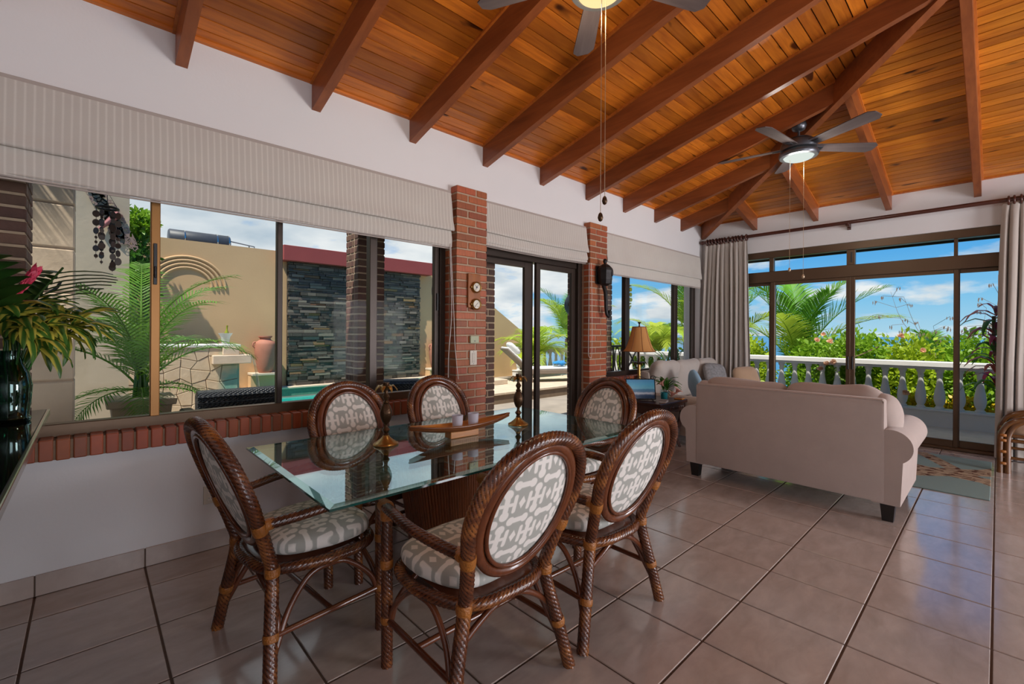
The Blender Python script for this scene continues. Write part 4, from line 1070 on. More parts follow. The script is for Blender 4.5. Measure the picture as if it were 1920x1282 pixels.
# ---- curtains, rod and rings on the balcony wall
m_, t_ = newmat('taupe_curtain'); co = t_.n('ShaderNodeTexCoord').outputs['Object']
n_ = t_.noise(t_.mapping(co, scale=(60, 60, 1.0)), 1.0, 3); n2_ = t_.noise(co, 280, 2)
c_ = t_.mix(n_, (.44, .385, .34), (.56, .505, .455))
finish(t_, c_, .85, 0, .2, n2_, .15, .003, trans=.10); M['curtain'] = m_
M['rodwood'] = pmat('mahogany_rod', (.075, .022, .014), .28, var=.3, vscale=6, coat=.2)
XR, ZR = 7.54, 2.925
rod = thing('curtain_rod', 'long mahogany curtain rod above the balcony doors', 'curtain rod', (XR, 1.3, ZR))
MB().tube([(0, -2.6, 0), (0, 2.09, 0)], .025, 14).obj('pole', M['rodwood'], rod, smooth=50)
for y in (2.1, -2.6): MB().lathe([(.0, -.035), (.022, -.03), (.032, -.008), (.032, .01), (.024, .03), (.0, .035)], 16, (0, y, 0), Matrix.Rotation(PI / 2, 4, 'X')).obj('finial', M['rodwood'], rod, smooth=60)
for y in (.10, -1.9):
    bq = MB().box(.02, .109, y - .017, y + .017, -.055, -.02); bq.box(.085, .109, y - .02, y + .02, -.085, .03)
    bq.lathe([(.026, -.03), (.026, .0)], 10, (0, y, -.006)); bq.obj('bracket', M['rodwood'], rod)
def curtain(y0, y1, label, seed, folds, ztop=2.885, ring_span=None, pinch=.86):
    cu = thing('curtain', label, 'curtain', (XR, (y0 + y1) / 2, 0)); rnd = random.Random(seed)
    hw = (y1 - y0) / 2; ph = [rnd.uniform(0, 6.28) for _ in range(6)]
    def fn(u, v):
        z = .012 + (ztop - .012) * v; k = (1 - v)
        w = hw * (pinch + (1 - pinch) * min(1, k * 1.6) ** .7)
        y = -hw + 2 * hw * u; y = y / hw * w + (0 if ring_span is None else ring_span * (1 - k))
        a = 2 * PI * folds * u
        amp = .016 + .020 * min(1, k * 3) + .012 * math.sin(3.1 * u * 6 + ph[0])
        x = amp * math.sin(a + .5 * math.sin(2.2 * a / folds * 3 + ph[1])) + .010 * math.sin(2 * a + ph[2]) * k
        y2 = y + .010 * math.cos(a) + .006 * math.sin(z * 2.1 + ph[3] + u * 9)
        return (x * (.55 if v > .97 else 1), y2, z)
    MB().grid(fn, int(folds * 14), 40).obj('drape', M['curtain'], cu, smooth=80)
    n = int(folds * 1.3)
    for i in range(n):
        u = (i + .5) / n; yy = fn(u, 1)[1]
        tor = [(.045 * math.cos(2 * PI * k / 18), yy + .004 * math.sin(i), ZR + .0 + .045 * math.sin(2 * PI * k / 18) - .010) for k in range(18)]
        rg_ = MB().tube(tor, .0105, 8, closed=True).obj('ring', M['rodwood'], cu, smooth=60, rot=None)
        MB().tube([(0, yy, ZR - .04), (0, yy, ztop - .02)], .0025, 5).obj('hook', M['brass'], rg_)
    return cu
curtain(2.63, 3.40, 'pleated taupe curtain in the far corner beside the sofa', 3, 10)
curtain(-.80, .01, 'pleated taupe curtain at the right edge by the bamboo armchair', 5, 10)

# ---- ceiling fans
M['gunmetal'] = pmat('brushed_gunmetal', (.14, .145, .16), .35, .8)
M['blade'] = wood('fan_blade_wood', (.155, .12, .115), (.075, .055, .055), 0, .4, .05, knots=False)
M['globe_w'] = emit('lit_globe_warm', (1.0, .72, .34), 1.2)
M['globe_c'] = emit('lit_globe_cool', (.86, .95, .88), .85)
M['chain'] = pmat('bead_chain', (.55, .42, .28), .35, .7)
def fan(loc, zc_ceiling, R, rz, globe, label, chains, blade_tilt=.21):
    f = thing('ceiling_fan', label, 'fan', loc, rz)     # origin: centre of the blades
    s = R / .66
    MB().lathe([(.0, zc_ceiling), (.066, zc_ceiling), (.074, zc_ceiling - .03), (.058, zc_ceiling - .07), (.028, zc_ceiling - .085), (.0, zc_ceiling - .085)], 28, cap=False).obj('canopy', M['gunmetal'], f, smooth=50)
    MB().tube([(0, 0, zc_ceiling - .08), (0, 0, .06 * s)], .0125, 12).obj('downrod', M['gunmetal'], f, smooth=50)
    MB().lathe([(q * s, z * s) for q, z in [(.0, .085), (.045, .08), (.10, .060), (.135, .03), (.142, .0), (.138, -.03), (.10, -.05), (.0, -.055)]], 36, cap=False).obj('motor_housing', M['gunmetal'], f, smooth=50)
    lk = MB().lathe([(q * s, z * s) for q, z in [(.11, -.05), (.15, -.056), (.155, -.075), (.145, -.092), (.118, -.095), (.116, -.082)]], 36, cap=False).obj('light_ring', M['gunmetal'], f, smooth=50)
    MB().lathe([(q * s, z * s) for q, z in [(.117, -.086), (.108, -.102), (.083, -.115), (.045, -.123), (.0, -.125)]], 32, cap=False).obj('globe', globe, lk, smooth=80)
    bl = MB(); n = 14
    th_ = .004
    for zz in (th_, -th_):
        vs = []
        for i in range(n + 1):
            t = i / n; x = (.13 + .53 * t) * s; hwid = (.048 + .022 * t) * s
            if t > .9: hwid *= math.sqrt(max(0.05, 1 - ((t - .9) / .1) ** 2 * .75))
            vs += [(x, -hwid, zz), (x, hwid, zz)]
        fs = [(2 * i, 2 * i + 2, 2 * i + 3, 2 * i + 1) for i in range(n)]
        bl.add(vs, fs if zz > 0 else [q[::-1] for q in fs])
    m2 = 2 * (n + 1)
    for i in range(n):
        bl.f.append((2 * i, m2 + 2 * i, m2 + 2 * i + 2, 2 * i + 2)); bl.f.append((2 * i + 1, 2 * i + 3, m2 + 2 * i + 3, m2 + 2 * i + 1))
    bl.f.append((2 * n, m2 + 2 * n, m2 + 2 * n + 1, 2 * n + 1))
    bme = bl.mesh('blade', M['blade'])
    ame = MB().box(.10 * s, .20 * s, -.018 * s, .018 * s, -.012, -.003).mesh('blade_bracket', M['gunmetal'])
    for k in range(5):
        b = mkobj('blade', bme, f, (0, 0, -.008), (0, 0, 0)); b.rotation_euler = Matrix.Rotation(2 * PI * k / 5, 3, 'Z').to_4x4().to_euler(); b.rotation_euler = (Matrix.Rotation(2 * PI * k / 5, 4, 'Z') @ Matrix.Rotation(-blade_tilt, 4, 'X')).to_euler()
        mkobj('blade_bracket', ame, b)
    for x, y, z1 in chains:
        c = MB(); n_ = int((-.09 * s - z1) / .012)
        c.tube([(x, y, -.09 * s), (x, y, z1)], .0016, 5)
        co_ = c.obj('pull_chain', M['chain'], f)
        MB().lathe([(.0, z1 - .045), (.009, z1 - .040), (.014, z1 - .025), (.010, z1 - .008), (.004, z1)], 12, (x, y, 0), cap=False).obj('pull_knob', M['dbronze'] if loc[0] < 3 else M['chain'], co_, smooth=50)
    return f
def rot2(dx, dy, rz): return (dx * math.cos(-rz) - dy * math.sin(-rz), dx * math.sin(-rz) + dy * math.cos(-rz))
F1, F2 = (1.885, 1.385, 3.225), (5.44, 1.435, 3.37)
r1, r2 = .794, .49
c1a, c1b = rot2(-.041, -.044, r1), rot2(.024, -.022, r1)
f1 = fan(F1, .40, .66, r1, M['globe_w'], 'ceiling fan with warm lit globe at the top edge of the picture', [(c1a[0], c1a[1], -1.23), (c1b[0], c1b[1], -1.13)])
c2a, c2b = rot2(-.065, .061, r2), rot2(.041, -.038, r2)
f2 = fan(F2, .245, .79, r2, M['globe_c'], 'five blade ceiling fan hanging over the living corner', [(c2a[0], c2a[1], -1.27), (c2b[0], c2b[1], -1.34)])
link_light('fan_lamp_warm', 'POINT', (F1[0], F1[1], F1[2] - .22), 14, (1.0, .82, .58), shadow_soft_size=.09)
link_light('fan_lamp_cool', 'POINT', (F2[0], F2[1], F2[2] - .24), 16, (1.0, .95, .86), shadow_soft_size=.10)

# ---- weather gauges on a wooden plaque, thermostat, switch, outlet
gp = thing('gauge_plaque', 'wooden plaque with two brass gauges on the brick pillar', 'gauge', (2.625, 3.343, 1.475))
MB().box(-.072, .072, -.016, .004, .175, .492).obj('plaque', wood('plaque_wood', (.42, .14, .03), (.20, .06, .014), 2, .3, .05, knots=False), gp, bevel=.005, loc=(0, 0, -.02))
M['dial'] = pmat('ivory_dial', (.74, .70, .60), .35)
for z in (.322 + .018, .0):
    pass
def gauge(zc_, kind):
    g = empty('gauge', (.012, -.016, zc_), parent=gp)
    MB().lathe([(.050, 0), (.053, -.006), (.053, -.020), (.046, -.026), (.040, -.022), (.040, -.012)], 32, M=Matrix.Rotation(PI / 2, 4, 'X') @ Matrix.Scale(-1, 4, (0, 0, 1)), cap=False).obj('bezel', M['brass'], g, smooth=50, fix=True)
    MB().lathe([(0, .016), (.041, .016)], 32, M=Matrix.Rotation(PI / 2, 4, 'X'), cap=False).obj('dial', M['dial'], g)
    if kind:
        for a in (.9, 2.3, 4.2): MB().bar((0, -.019, 0), (.032 * math.cos(a), -.019, .032 * math.sin(a)), .002, .0015, (0, 1, 0)).obj('pointer', M['black'], g)
        MB().lathe([(.010, .0185), (0, .0190)], 12, M=Matrix.Rotation(PI / 2, 4, 'X'), cap=False).obj('hub', M['gunmetal'], g)
    else:
        for a in (.8, 3.94): MB().bar((0, -.019, 0), (.026 * math.cos(a), -.019, .026 * math.sin(a)), .002, .0015, (0, 1, 0)).obj('pointer', M['black'], g)
        for s in (-1, 1): MB().lathe([(.004, .0185), (0, .0190)], 10, (s * .016, 0, -.020), Matrix.Rotation(PI / 2, 4, 'X'), cap=False).obj('screw', M['black'], g)
    for s in (-1, 1): MB().sph((s * .058, -.012, 0), (.008, .007, .011), 10, 6).obj('hinge', M['brass'], g, smooth=60)
gauge(.345, 1); gauge(.205 - .018, 0)
th = thing('thermostat', 'small pale green thermostat on the brick pillar under the gauges', 'thermostat', (2.632, 3.344, 1.335))
MB().box(-.050, .050, -.018, .004, -.035, .035).obj('body', pmat('pale_green_plastic', (.42, .45, .29), .4), th, bevel=.004, seg=1)
MB().lathe([(.007, .018), (.007, .021), (0, .021)], 12, (0, 0, -.015), Matrix.Rotation(PI / 2, 4, 'X'), cap=False).obj('knob', M['grey_print'], th)
sp = thing('dimmer_switch', 'ivory slide dimmer switch plate on the brick pillar', 'switch', (2.625, 3.344, 1.165))
MB().box(-.040, .040, -.008, .004, -.068, .068).obj('plate', M['white_pl'], sp, bevel=.003, seg=1)
MB().box(-.019, .019, -.011, -.007, -.045, .045).obj('insert', pmat('darker_ivory_plastic', (.55, .50, .42), .4), sp, bevel=.001, seg=1)  # insert in a slightly darker ivory than the plate
for dz in (-.022, -.008, .006, .020): MB().box(-.012, .012, -.013, -.010, dz, dz + .005).obj('slider', M['white_pl'], sp)
for dz in (-.056, .056): MB().lathe([(.004, .008), (0, .0095)], 10, (0, 0, dz), Matrix.Rotation(PI / 2, 4, 'X'), cap=False).obj('screw', M['gunmetal'], sp)
ol = thing('wall_outlet', 'white double outlet plate low on the white wall', 'outlet', (.572, YA, .352))
MB().box(-.036, .036, -.006, .002, -.057, .057).obj('plate', M['white_pl'], ol, bevel=.002, seg=1)
for dz in (-.024, .024):
    s_ = MB().box(-.016, .016, -.009, -.005, dz - .014, dz + .014).obj('socket', M['wax'], ol, bevel=.003, seg=1)
    for dx in (-.006, .006): MB().box(dx - .001, dx + .001, -.0095, -.0085, dz - .002, dz + .008).obj('slot', M['black'], s_)

# ---- black iron lantern bracket on the second pillar
ln = thing('wall_sconce', 'black iron lantern-shaped sconce with a curled tail on the brick pillar', 'sconce', (4.585, 3.347, 2.10))
MB().box(-.075, .075, -.014, .004, -.10, .12).obj('backplate', M['iron'], ln, bevel=.006)
MB().lathe([(.03, .14), (.055, .125), (.09, .09), (.098, .06), (.090, .03), (.088, -.05), (.070, -.10), (.035, -.125)], 8, (0, -.085, 0)).obj('lantern_body', M['iron'], ln)
MB().lathe([(.012, .14), (.020, .155), (.026, .175), (.020, .195), (.010, .205)], 12, (0, -.085, 0)).obj('finial', M['iron'], ln, smooth=50)
MB().tube(spline([(.0, -.06, -.10), (.01, -.085, -.20), (.015, -.09, -.30), (.02, -.09, -.40), (.035, -.092, -.47), (.065, -.095, -.495), (.085, -.095, -.455), (.075, -.095, -.42)], 8), lambda t: .026 - .010 * t if t < .8 else .018 + .03 * (t - .8), 10).obj('curled_tail', M['iron'], ln, smooth=60)
MB().sph((.02, -.175, .03), (.018, .012, .045), 10, 8).obj('boss', M['iron'], ln, smooth=60)

# ---- dark cabinet with a polished ledge at the left edge, vase of cut leaves
M['mirrorblack'] = pmat('polished_black_top', (.008, .008, .009), .04, 0, spec=.9)
M['steel'] = pmat('brushed_steel', (.55, .52, .47), .22, 1.0)
M['navywood'] = pmat('blue_black_lacquer', (.022, .024, .032), .35, var=.2)
cb = thing('bar_cabinet', 'blue-black wall cabinet with a polished black ledge at the left edge', 'cabinet', (-.60, 2.40, 0))
MB().box(-.42, .16, -1.30, .98, 0, .95).obj('base_unit', M['navywood'], cb)
tp = MB().box(-.42, .438, -1.30, 1.0, .958, .985).obj('ledge_top', M['mirrorblack'], cb)
MB().box(.438, .452, -1.30, 1.0, .955, .987).obj('steel_edge', M['steel'], tp, bevel=.004)
MB().box(-.42, .232, .20, 1.02, .986, 2.10).obj('upper_unit', M['navywood'], cb)
dr = MB().box(.232, .245, .24, 1.00, 1.40, 2.07).obj('door', M['navywood'], cb)
for a, b, c, d in ((.24, .30, 1.40, 2.07), (.94, 1.00, 1.40, 2.07), (.30, .94, 2.00, 2.07), (.30, .94, 1.40, 1.47)):
    MB().box(.245, .262, a, b, c, d).obj('door_moulding', M['navywood'], dr, bevel=.005)
vs_ = thing('leaf_vase', 'green glass vase of striped dracaena leaves and a pink ginger flower', 'vase', (-.258, 3.05, .9865))
m_, t_ = newmat('green_glass'); tr_ = t_.n('ShaderNodeBsdfTransparent'); tr_.inputs[0].default_value = (.10, .30, .20, 1); gl_ = t_.n('ShaderNodeBsdfGlossy'); gl_.inputs['Roughness'].default_value = .03
gl_.inputs[0].default_value = (.7, 1, .95, 1)
fc_ = t_.m('MULTIPLY_ADD', t_.m('POWER', t_.n('ShaderNodeLayerWeight').outputs['Facing'], 3.0), .7, .07); mx_ = t_.n('ShaderNodeMixShader'); t_.l(fc_, mx_.inputs[0]); t_.l(tr_.outputs[0], mx_.inputs[1]); t_.l(gl_.outputs[0], mx_.inputs[2]); t_.l(mx_.outputs[0], t_.n('ShaderNodeOutputMaterial').inputs[0])
M['greenglass'] = m_
MB().lathe([(.0, 0), (.062, 0), (.066, .012), (.058, .022), (.066, .10), (.070, .16), (.058, .22), (.040, .26), (.034, .29), (.040, .32)], 32, cap=False).obj('glass_body', M['greenglass'], vs_, smooth=50)
MB().lathe([(.0, .001), (.055, .002), (.060, .014), (.0, .018)], 28, cap=False).obj('glass_foot', M['black'], vs_, smooth=50)
M['leafd'] = pmat('dark_green_leaf', (.035, .12, .02), .4, rand=.35, hue=.02, trans=.3)
m_, t_ = newmat('striped_dracaena_leaf'); co = t_.xyz(t_.n('ShaderNodeTexCoord').outputs['Object']); oi = t_.n('ShaderNodeObjectInfo').outputs['Random']
e_ = t_.ramp(t_.m('DIVIDE', t_.m('ABSOLUTE', co[0]), .019), [(.28, 0.0), (.52, 1.0)])
c_ = t_.mix(e_, (.07, .20, .03), (.74, .66, .10)); h_ = t_.n('ShaderNodeHueSaturation'); t_.l(c_, h_.inputs['Color']); t_.l(t_.m('MULTIPLY_ADD', oi, .7, .55), h_.inputs['Value'])
finish(t_, h_.outputs[0], .35, trans=.3); M['drac'] = m_
dl = strip_leaf([(0, 0, 0), (0, .03, .022), (0, .075, .038), (0, .125, .030), (0, .165, .004), (0, .185, -.022)], [.005, .017, .020, .017, .010, .001], .005).mesh('leaf', M['drac'], smooth=180)
rv = random.Random(11)
stems = [((.02, .06, .50), 7), ((.10, .08, .50), 9), ((-.02, -.05, .46), 9), ((.16, .12, .47), 8), ((.02, .14, .50), 6), ((.06, -.10, .42), 8), ((.11, 0, .43), 8), ((.20, .04, .44), 8)]
for (sx_, sy_, sz_), n in stems:
    stm = MB().tube(spline([(0, 0, .03), (sx_ * .25, sy_ * .25, .22), (sx_ * .6, sy_ * .6, sz_ * .85), (sx_, sy_, sz_)], 5), .0045, 6).obj('stem', M['leafd'], vs_, smooth=60)
    for k in range(n + 4):
        a = rv.uniform(0, 2 * PI)
        while -math.sin(a) < -.35 - sx_ * 2.0: a = rv.uniform(0, 2 * PI)
        q = rv.uniform(.80, 1.04); sc = rv.uniform(.95, 1.3)
        o = mkobj('leaf', dl, stm, (sx_ * q, sy_ * q, sz_ * q), (rv.uniform(-.75, .55), rv.uniform(-.3, .3), a)); o.scale = (sc, sc, sc)
M['ginger'] = pmat('pink_ginger_bract', (.80, .075, .16), .5, var=.25, vscale=12, rand=.2, trans=.25)
gs = MB().tube(spline([(0, 0, .03), (.01, .0, .25), (.0, .0, .45), (.015, .0, .57)], 6), .006, 8).obj('stem', M['leafd'], vs_, smooth=60)
gb = strip_leaf([(0, 0, 0), (0, .010, .014), (0, .016, .034), (0, .015, .052)], [.005, .013, .013, .002], .004).mesh('bract', M['ginger'], smooth=180)
ax = Vector((.45, .1, .9)).normalized(); qa = ax.to_track_quat('Z', 'Y')
for k in range(30):
    t = k / 29; pos = Vector((.015, .0, .57)) + ax * (.135 * t)
    o = mkobj('bract', gb, gs, pos); o.rotation_mode = 'QUATERNION'; o.rotation_quaternion = qa @ Matrix.Rotation(k * 2.4, 4, 'Z').to_quaternion() @ Matrix.Rotation(.35 - .55 * t, 4, 'X').to_quaternion()
    sc = .65 + .45 * math.sin(PI * (.25 + .7 * t)); o.scale = (sc, sc, sc)
fl_ = strip_leaf([(0, 0, 0), (0, .06, .015), (0, .14, .02), (0, .22, .015), (0, .28, .0)], [.005, .013, .016, .013, .009], .003).mesh('leaflet', M['leafd'], smooth=180)
for base, dirv, nL in (((.02, .03, .46), (.14, .16, .27), 9), ((-.02, -.02, .40), (-.06, -.10, .34), 8)):
    st_ = MB().tube(spline([(0, 0, .03), (base[0], base[1], base[2] * .7), base, tuple(b + d for b, d in zip(base, dirv))], 6), .005, 6).obj('stem', M['leafd'], vs_, smooth=60)
    d_ = Vector(dirv)
    for k in range(nL):
        p = Vector(base) + d_ * (k / nL)
        for s in (-1, 1):
            az = math.atan2(d_.x, d_.y) * -1 + s * 1.0
            o = mkobj('leaflet', fl_, st_, p, (.45 - .05 * k, 0, az)); sc = .62 + .35 * math.sin(PI * k / nL); o.scale = (2.1, sc, sc)
# ================================================================ outdoors: courtyard beyond the window wall
M['tanwall'] = pmat('ochre_stucco', (.60, .385, .20), .9, var=.10, vscale=1.5, bump=.15, bscale=25)
M['redband'] = pmat('maroon_paint', (.30, .055, .05), .8, var=.08, vscale=3)
M['flag'] = pmat('grey_flagstone', (.32, .27, .22), .85, var=.35, vscale=2.5, bump=.3, bscale=8)
M['paver'] = pmat('pale_coral_stone', (.62, .49, .36), .85, var=.22, vscale=4, bump=.3, bscale=20)
M['concrete'] = pmat('weathered_concrete', (.56, .43, .31), .9, var=.3, vscale=3, bump=.35, bscale=18)
M['concrete2'] = pmat('grey_beige_render', (.50, .40, .29), .9, var=.22, vscale=1.6, bump=.25, bscale=12)
M['slate'] = pmat('ledger_slate', (.135, .112, .085), .6, var=.7, vscale=9, rand=.65, hue=.02, bump=.6, bscale=30)
M['slate_o'] = pmat('rusty_slate', (.22, .125, .055), .65, var=.5, vscale=7, rand=.4, hue=.02, bump=.6, bscale=30)
M['white_stone'] = pmat('white_cast_stone', (.66, .64, .62), .7, var=.10, vscale=4, bump=.1, bscale=40)
M['terracotta'] = pmat('terracotta', (.42, .17, .11), .75, var=.2, vscale=6, bump=.1, bscale=30)
m_, t_ = newmat('pool_water'); co = t_.n('ShaderNodeTexCoord').outputs['Object']
n_ = t_.noise(t_.mapping(co, scale=(1, 2, 1)), 3.0, 3)
finish(t_, t_.mix(n_, (.005, .30, .27), (.02, .42, .36)), .05, 0, .5, n_, .25, .03); M['water'] = m_
M['band'] = pmat('green_pool_tile', (.10, .22, .15), .4, var=.4, vscale=25)
PX0, PX1, PY0, PY1 = 2.30, 7.2, 8.5, 10.72
gt = MB()
for a, b, c, d in ((-4, 12, 3.73, PY0), (-4, PX0, PY0, PY1), (PX1, 12, PY0, PY1), (-4, 12, PY1, 11.3)): gt.box(a, b, c, d, -.30, -.03)
struct(gt.obj('floor_terrace', M['flag']))
pool = thing('swimming_pool', 'turquoise pool under the dark stone wall', 'pool', (4.7, 9.6, -.3))
MB().box(PX0 - 4.7, PX1 - 4.7, PY0 - 9.6, PY1 - 9.6, 0, .24).obj('water', M['water'], pool)
MB().box(PX0 - 4.7 + .0, PX1 - 4.7, 1.12, 1.385, .271, .43).obj('tile_band', M['band'], pool)
MB().box(PX0 - 4.7 + .0, PX1 - 4.7 + .2, 1.09, 1.385, .43, .475).obj('coping', M['paver'], pool, bevel=.01, seg=1)
# far courtyard wall with sloping end
cw = tag(MB().prism([(-4, -.03), (11.6, -.03), (11.6, .95), (10.65, 1.50), (7.55, 3.36), (7.5, 3.20), (-4, 3.20)], 1, 11.0, 11.25).obj('courtyard_wall', M['tanwall'], fix=True), 'ochre stucco wall closing the far side of the pool court', 'wall')
for r_ in (.42, .50, .58, .66): MB().tube([(1.42 + r_ * math.cos(PI * k / 24), 10.995, 2.28 + r_ * .9 * math.sin(PI * k / 24)) for k in range(25)], .028, 8).obj('arch_moulding', M['tanwall'], cw, smooth=60)
rc = tag(MB().box(3.12, 6.96, 10.70, 11.0, 2.975, 3.31).obj('cornice', M['redband'], bevel=.006, seg=1), 'maroon painted cornice above the dark stone panel', 'cornice')
# stacked ledger stone panel
sp_ = thing('stone_cladding', 'dark ledger stone panel set in the ochre pool wall', 'stone wall', (4.97, 10.955, .175))
MB().box(-1.70, 1.69, -.03, .03, 0, 2.80).obj('backing', pmat('black_backing', (.02, .02, .02), .9), sp_)
rs = random.Random(5); pieces = []; z = .0
while z < 2.79:
    h = min(rs.choice((.040, .048, .058, .068, .080)), 2.80 - z); x = -1.70 - rs.uniform(0, .1)
    while x < 1.69:
        L_ = rs.choice((.10, .15, .20, .27, .36)); a, b = max(x, -1.72 + rs.uniform(0, .03)), min(x + L_, 1.69 + rs.uniform(0, .02)); x += L_
        if b - a > .04: pieces.append((a, b, z, h))
    z += h
pieces.sort(key=lambda p: -(p[1] - p[0]) * p[3])
smesh = {}
rest = MB()
for i, (a, b, z, h) in enumerate(pieces):
    dep = rs.uniform(.035, .085); ort = rs.random() < .13
    if i < 290:
        k = (round((b - a) / .04), round(h / .015), round(dep / .015), ort)
        if k not in smesh: smesh[k] = MB().box(-.5, .5, -1, 0, 0, 1).mesh('stone', M['slate_o'] if ort else M['slate'])
        o = mkobj('stone', smesh[k], sp_, ((a + b) / 2, -.03, z + .003), (0, 0, rs.uniform(-.02, .02))); o.scale = (b - a - .006, dep, h - .007)
    else: rest.box(a + .003, b - .003, -.03 - dep, -.03, z + .003, z + h - .004)
rest.obj('stone', M['slate'], sp_, kind='stuff')
# urns on ledges
def urn(loc, lab):
    u = thing('urn', lab, 'urn', loc, 0, 'terracotta urns by the pool')
    MB().lathe([(0, 0), (.12, 0), (.135, .02), (.165, .16), (.195, .34), (.205, .48), (.200, .60), (.185, .655), (.13, .69), (.105, .71), (.105, .74), (.135, .765), (.135, .785), (.11, .785), (.09, .72)], 32, cap=False).obj('body', M['terracotta'], u, smooth=50)
    for s in (-1, 1): MB().tube(spline([(s * .185, 0, .655), (s * .225, 0, .64), (s * .235, 0, .58), (s * .20, 0, .54)], 6), .016, 8).obj('handle', M['terracotta'], u, smooth=60)
urn((2.775, 10.76, .515), 'tall terracotta urn on a ledge beside the waterfall')
urn((7.13, 10.76, .40), 'slim view of a terracotta urn beyond the right end of the stone panel')
for x0, x1, zt, lab in ((2.50, 3.05, .515, 'ochre plinth carrying the urn beside the waterfall'), (6.92, 7.45, .40, 'ochre plinth under the urn at the far right')):
    p = thing('plinth', lab, 'plinth', ((x0 + x1) / 2, 10.80, -.03)); hw_ = (x1 - x0) / 2
    MB().box(-hw_, hw_, -.16, .20, .508 if zt < 0 else .505 * 0, zt - .05 + .03).obj('block', M['tanwall'], p) if zt > 1e9 else MB().box(-hw_ + .0, hw_, -.06, .185, .2065, zt - .02).obj('block', M['tanwall'], p)
    MB().box(-hw_ - .01, hw_ + .01, -.20, .185, zt - .02, zt + .029).obj('cap', M['paver'], p, bevel=.006, seg=1)
# fountain block with spout and falling water
fn_ = thing('fountain', 'flagstone fountain wall with a stone spout over the pool', 'fountain', (1.25, 10.0, -.03))
MB().box(-1.0, .75, -.47, .15, 0, 1.14).obj('core', M['paver'], fn_)
rf = random.Random(9); cols, rws = 8, 6
gx = [[(-1.0 + 1.75 * (i / cols) + (rf.uniform(-.07, .07) if 0 < i < cols else 0), 1.14 * (j / rws) + (rf.uniform(-.06, .06) if 0 < j < rws else 0)) for i in range(cols + 1)] for j in range(rws + 1)]
m_, t_ = newmat('coral_flagstone'); co_ = t_.n('ShaderNodeTexCoord').outputs['Object']; X_, Y_, Z_ = t_.xyz(co_)
c_ = t_.mix(t_.noise(co_, 6, 4), (.50, .36, .22), (.70, .56, .39))
al = t_.m('MULTIPLY', t_.ramp(X_, [(.42, 0.0), (.55, 1.0)]), t_.ramp(t_.noise(co_, 5, 3), [(.3, .4), (.6, 1.0)]))
c_ = t_.mix(al, c_, (.16, .34, .27)); finish(t_, c_, .8, 0, .4, t_.noise(co_, 22, 4), .4, .01); M['coral'] = m_
for j in range(rws):
    for i in range(cols):
        q = [gx[j][i], gx[j][i + 1], gx[j + 1][i + 1], gx[j + 1][i]]; cx = sum(p[0] for p in q) / 4; cz = sum(p[1] for p in q) / 4
        q = [(cx + (p[0] - cx) * .965, cz + (p[1] - cz) * .955) for p in q]
        MB().prism(q, 1, -.50 - rf.uniform(0, .012), -.47).obj('stone', M['coral'], fn_, fix=True, bevel=.006, seg=1)
for k in range(3):
    MB().box(.75, .78, -.46 + .21 * k, -.46 + .21 * k + .20, .02, 1.12).obj('stone', M['coral'], fn_, bevel=.006, seg=1)
MB().box(-1.03, .79, -.53, .17, 1.14, 1.19).obj('cap_slab', M['white_stone'], fn_, bevel=.008, seg=1)
spt = MB().box(.34, .95, -.60, -.25, .84, 1.0).obj('spout', M['paver'], fn_, bevel=.012, seg=1)
MB().box(.50, .76, -.56, -.50, 1.0, 1.14).obj('spout_block', M['paver'], spt, bevel=.01, seg=1)
m_, t_ = newmat('falling_water'); tr_ = t_.n('ShaderNodeBsdfTransparent'); tr_.inputs[0].default_value = (.9, .95, .95, 1); df_ = t_.n('ShaderNodeBsdfPrincipled'); df_.inputs['Base Color'].default_value = (.72, .74, .72, 1); df_.inputs['Roughness'].default_value = .2
mx_ = t_.n('ShaderNodeMixShader'); co = t_.n('ShaderNodeTexCoord').outputs['Object']; t_.l(t_.ramp(t_.noise(t_.mapping(co, scale=(10, 30, 1.5)), 1.5, 3), [(.35, .10), (.65, .65)]), mx_.inputs[0]); t_.l(tr_.outputs[0], mx_.inputs[1]); t_.l(df_.outputs[0], mx_.inputs[2]); t_.l(mx_.outputs[0], t_.n('ShaderNodeOutputMaterial').inputs[0]); M['fall'] = m_
def fall(u, v):
    t = v; return (.93 + .20 * t ** .6 + .004 * math.sin(u * 30), -.54 + .22 * u * (1 - .35 * t), 1.0 - .99 * t ** 1.6 + .02 * (1 - t))
MB().grid(fall, 10, 18).obj('water_sheet', M['fall'], fn_, smooth=80)
# wine bucket and bottle on the fountain cap
wb_ = tag(MB().lathe([(0, .01), (.055, .0), (.06, .02), (.075, .13), (.115, .20), (.112, .20), (.07, .13), (.05, .015)], 24, cap=False).obj('ice_bucket', pmat('frosted_bucket', (.75, .76, .72), .25, trans=.5), smooth=50, loc=(1.83, 9.66, 1.162)), 'pale glass ice bucket on the fountain wall', 'bucket')
bo = tag(MB().lathe([(0, 0), (.036, .0), (.038, .02), (.038, .17), (.030, .205), (.014, .235), (.013, .30), (.016, .305), (.014, .32), (0, .32)], 20, cap=False).obj('wine_bottle', pmat('yellow_green_glass', (.28, .30, .02), .1), smooth=50, loc=(1.835, 9.655, 1.185), rot=(0, .06, 0)), 'yellow green wine bottle standing in the ice bucket', 'bottle')
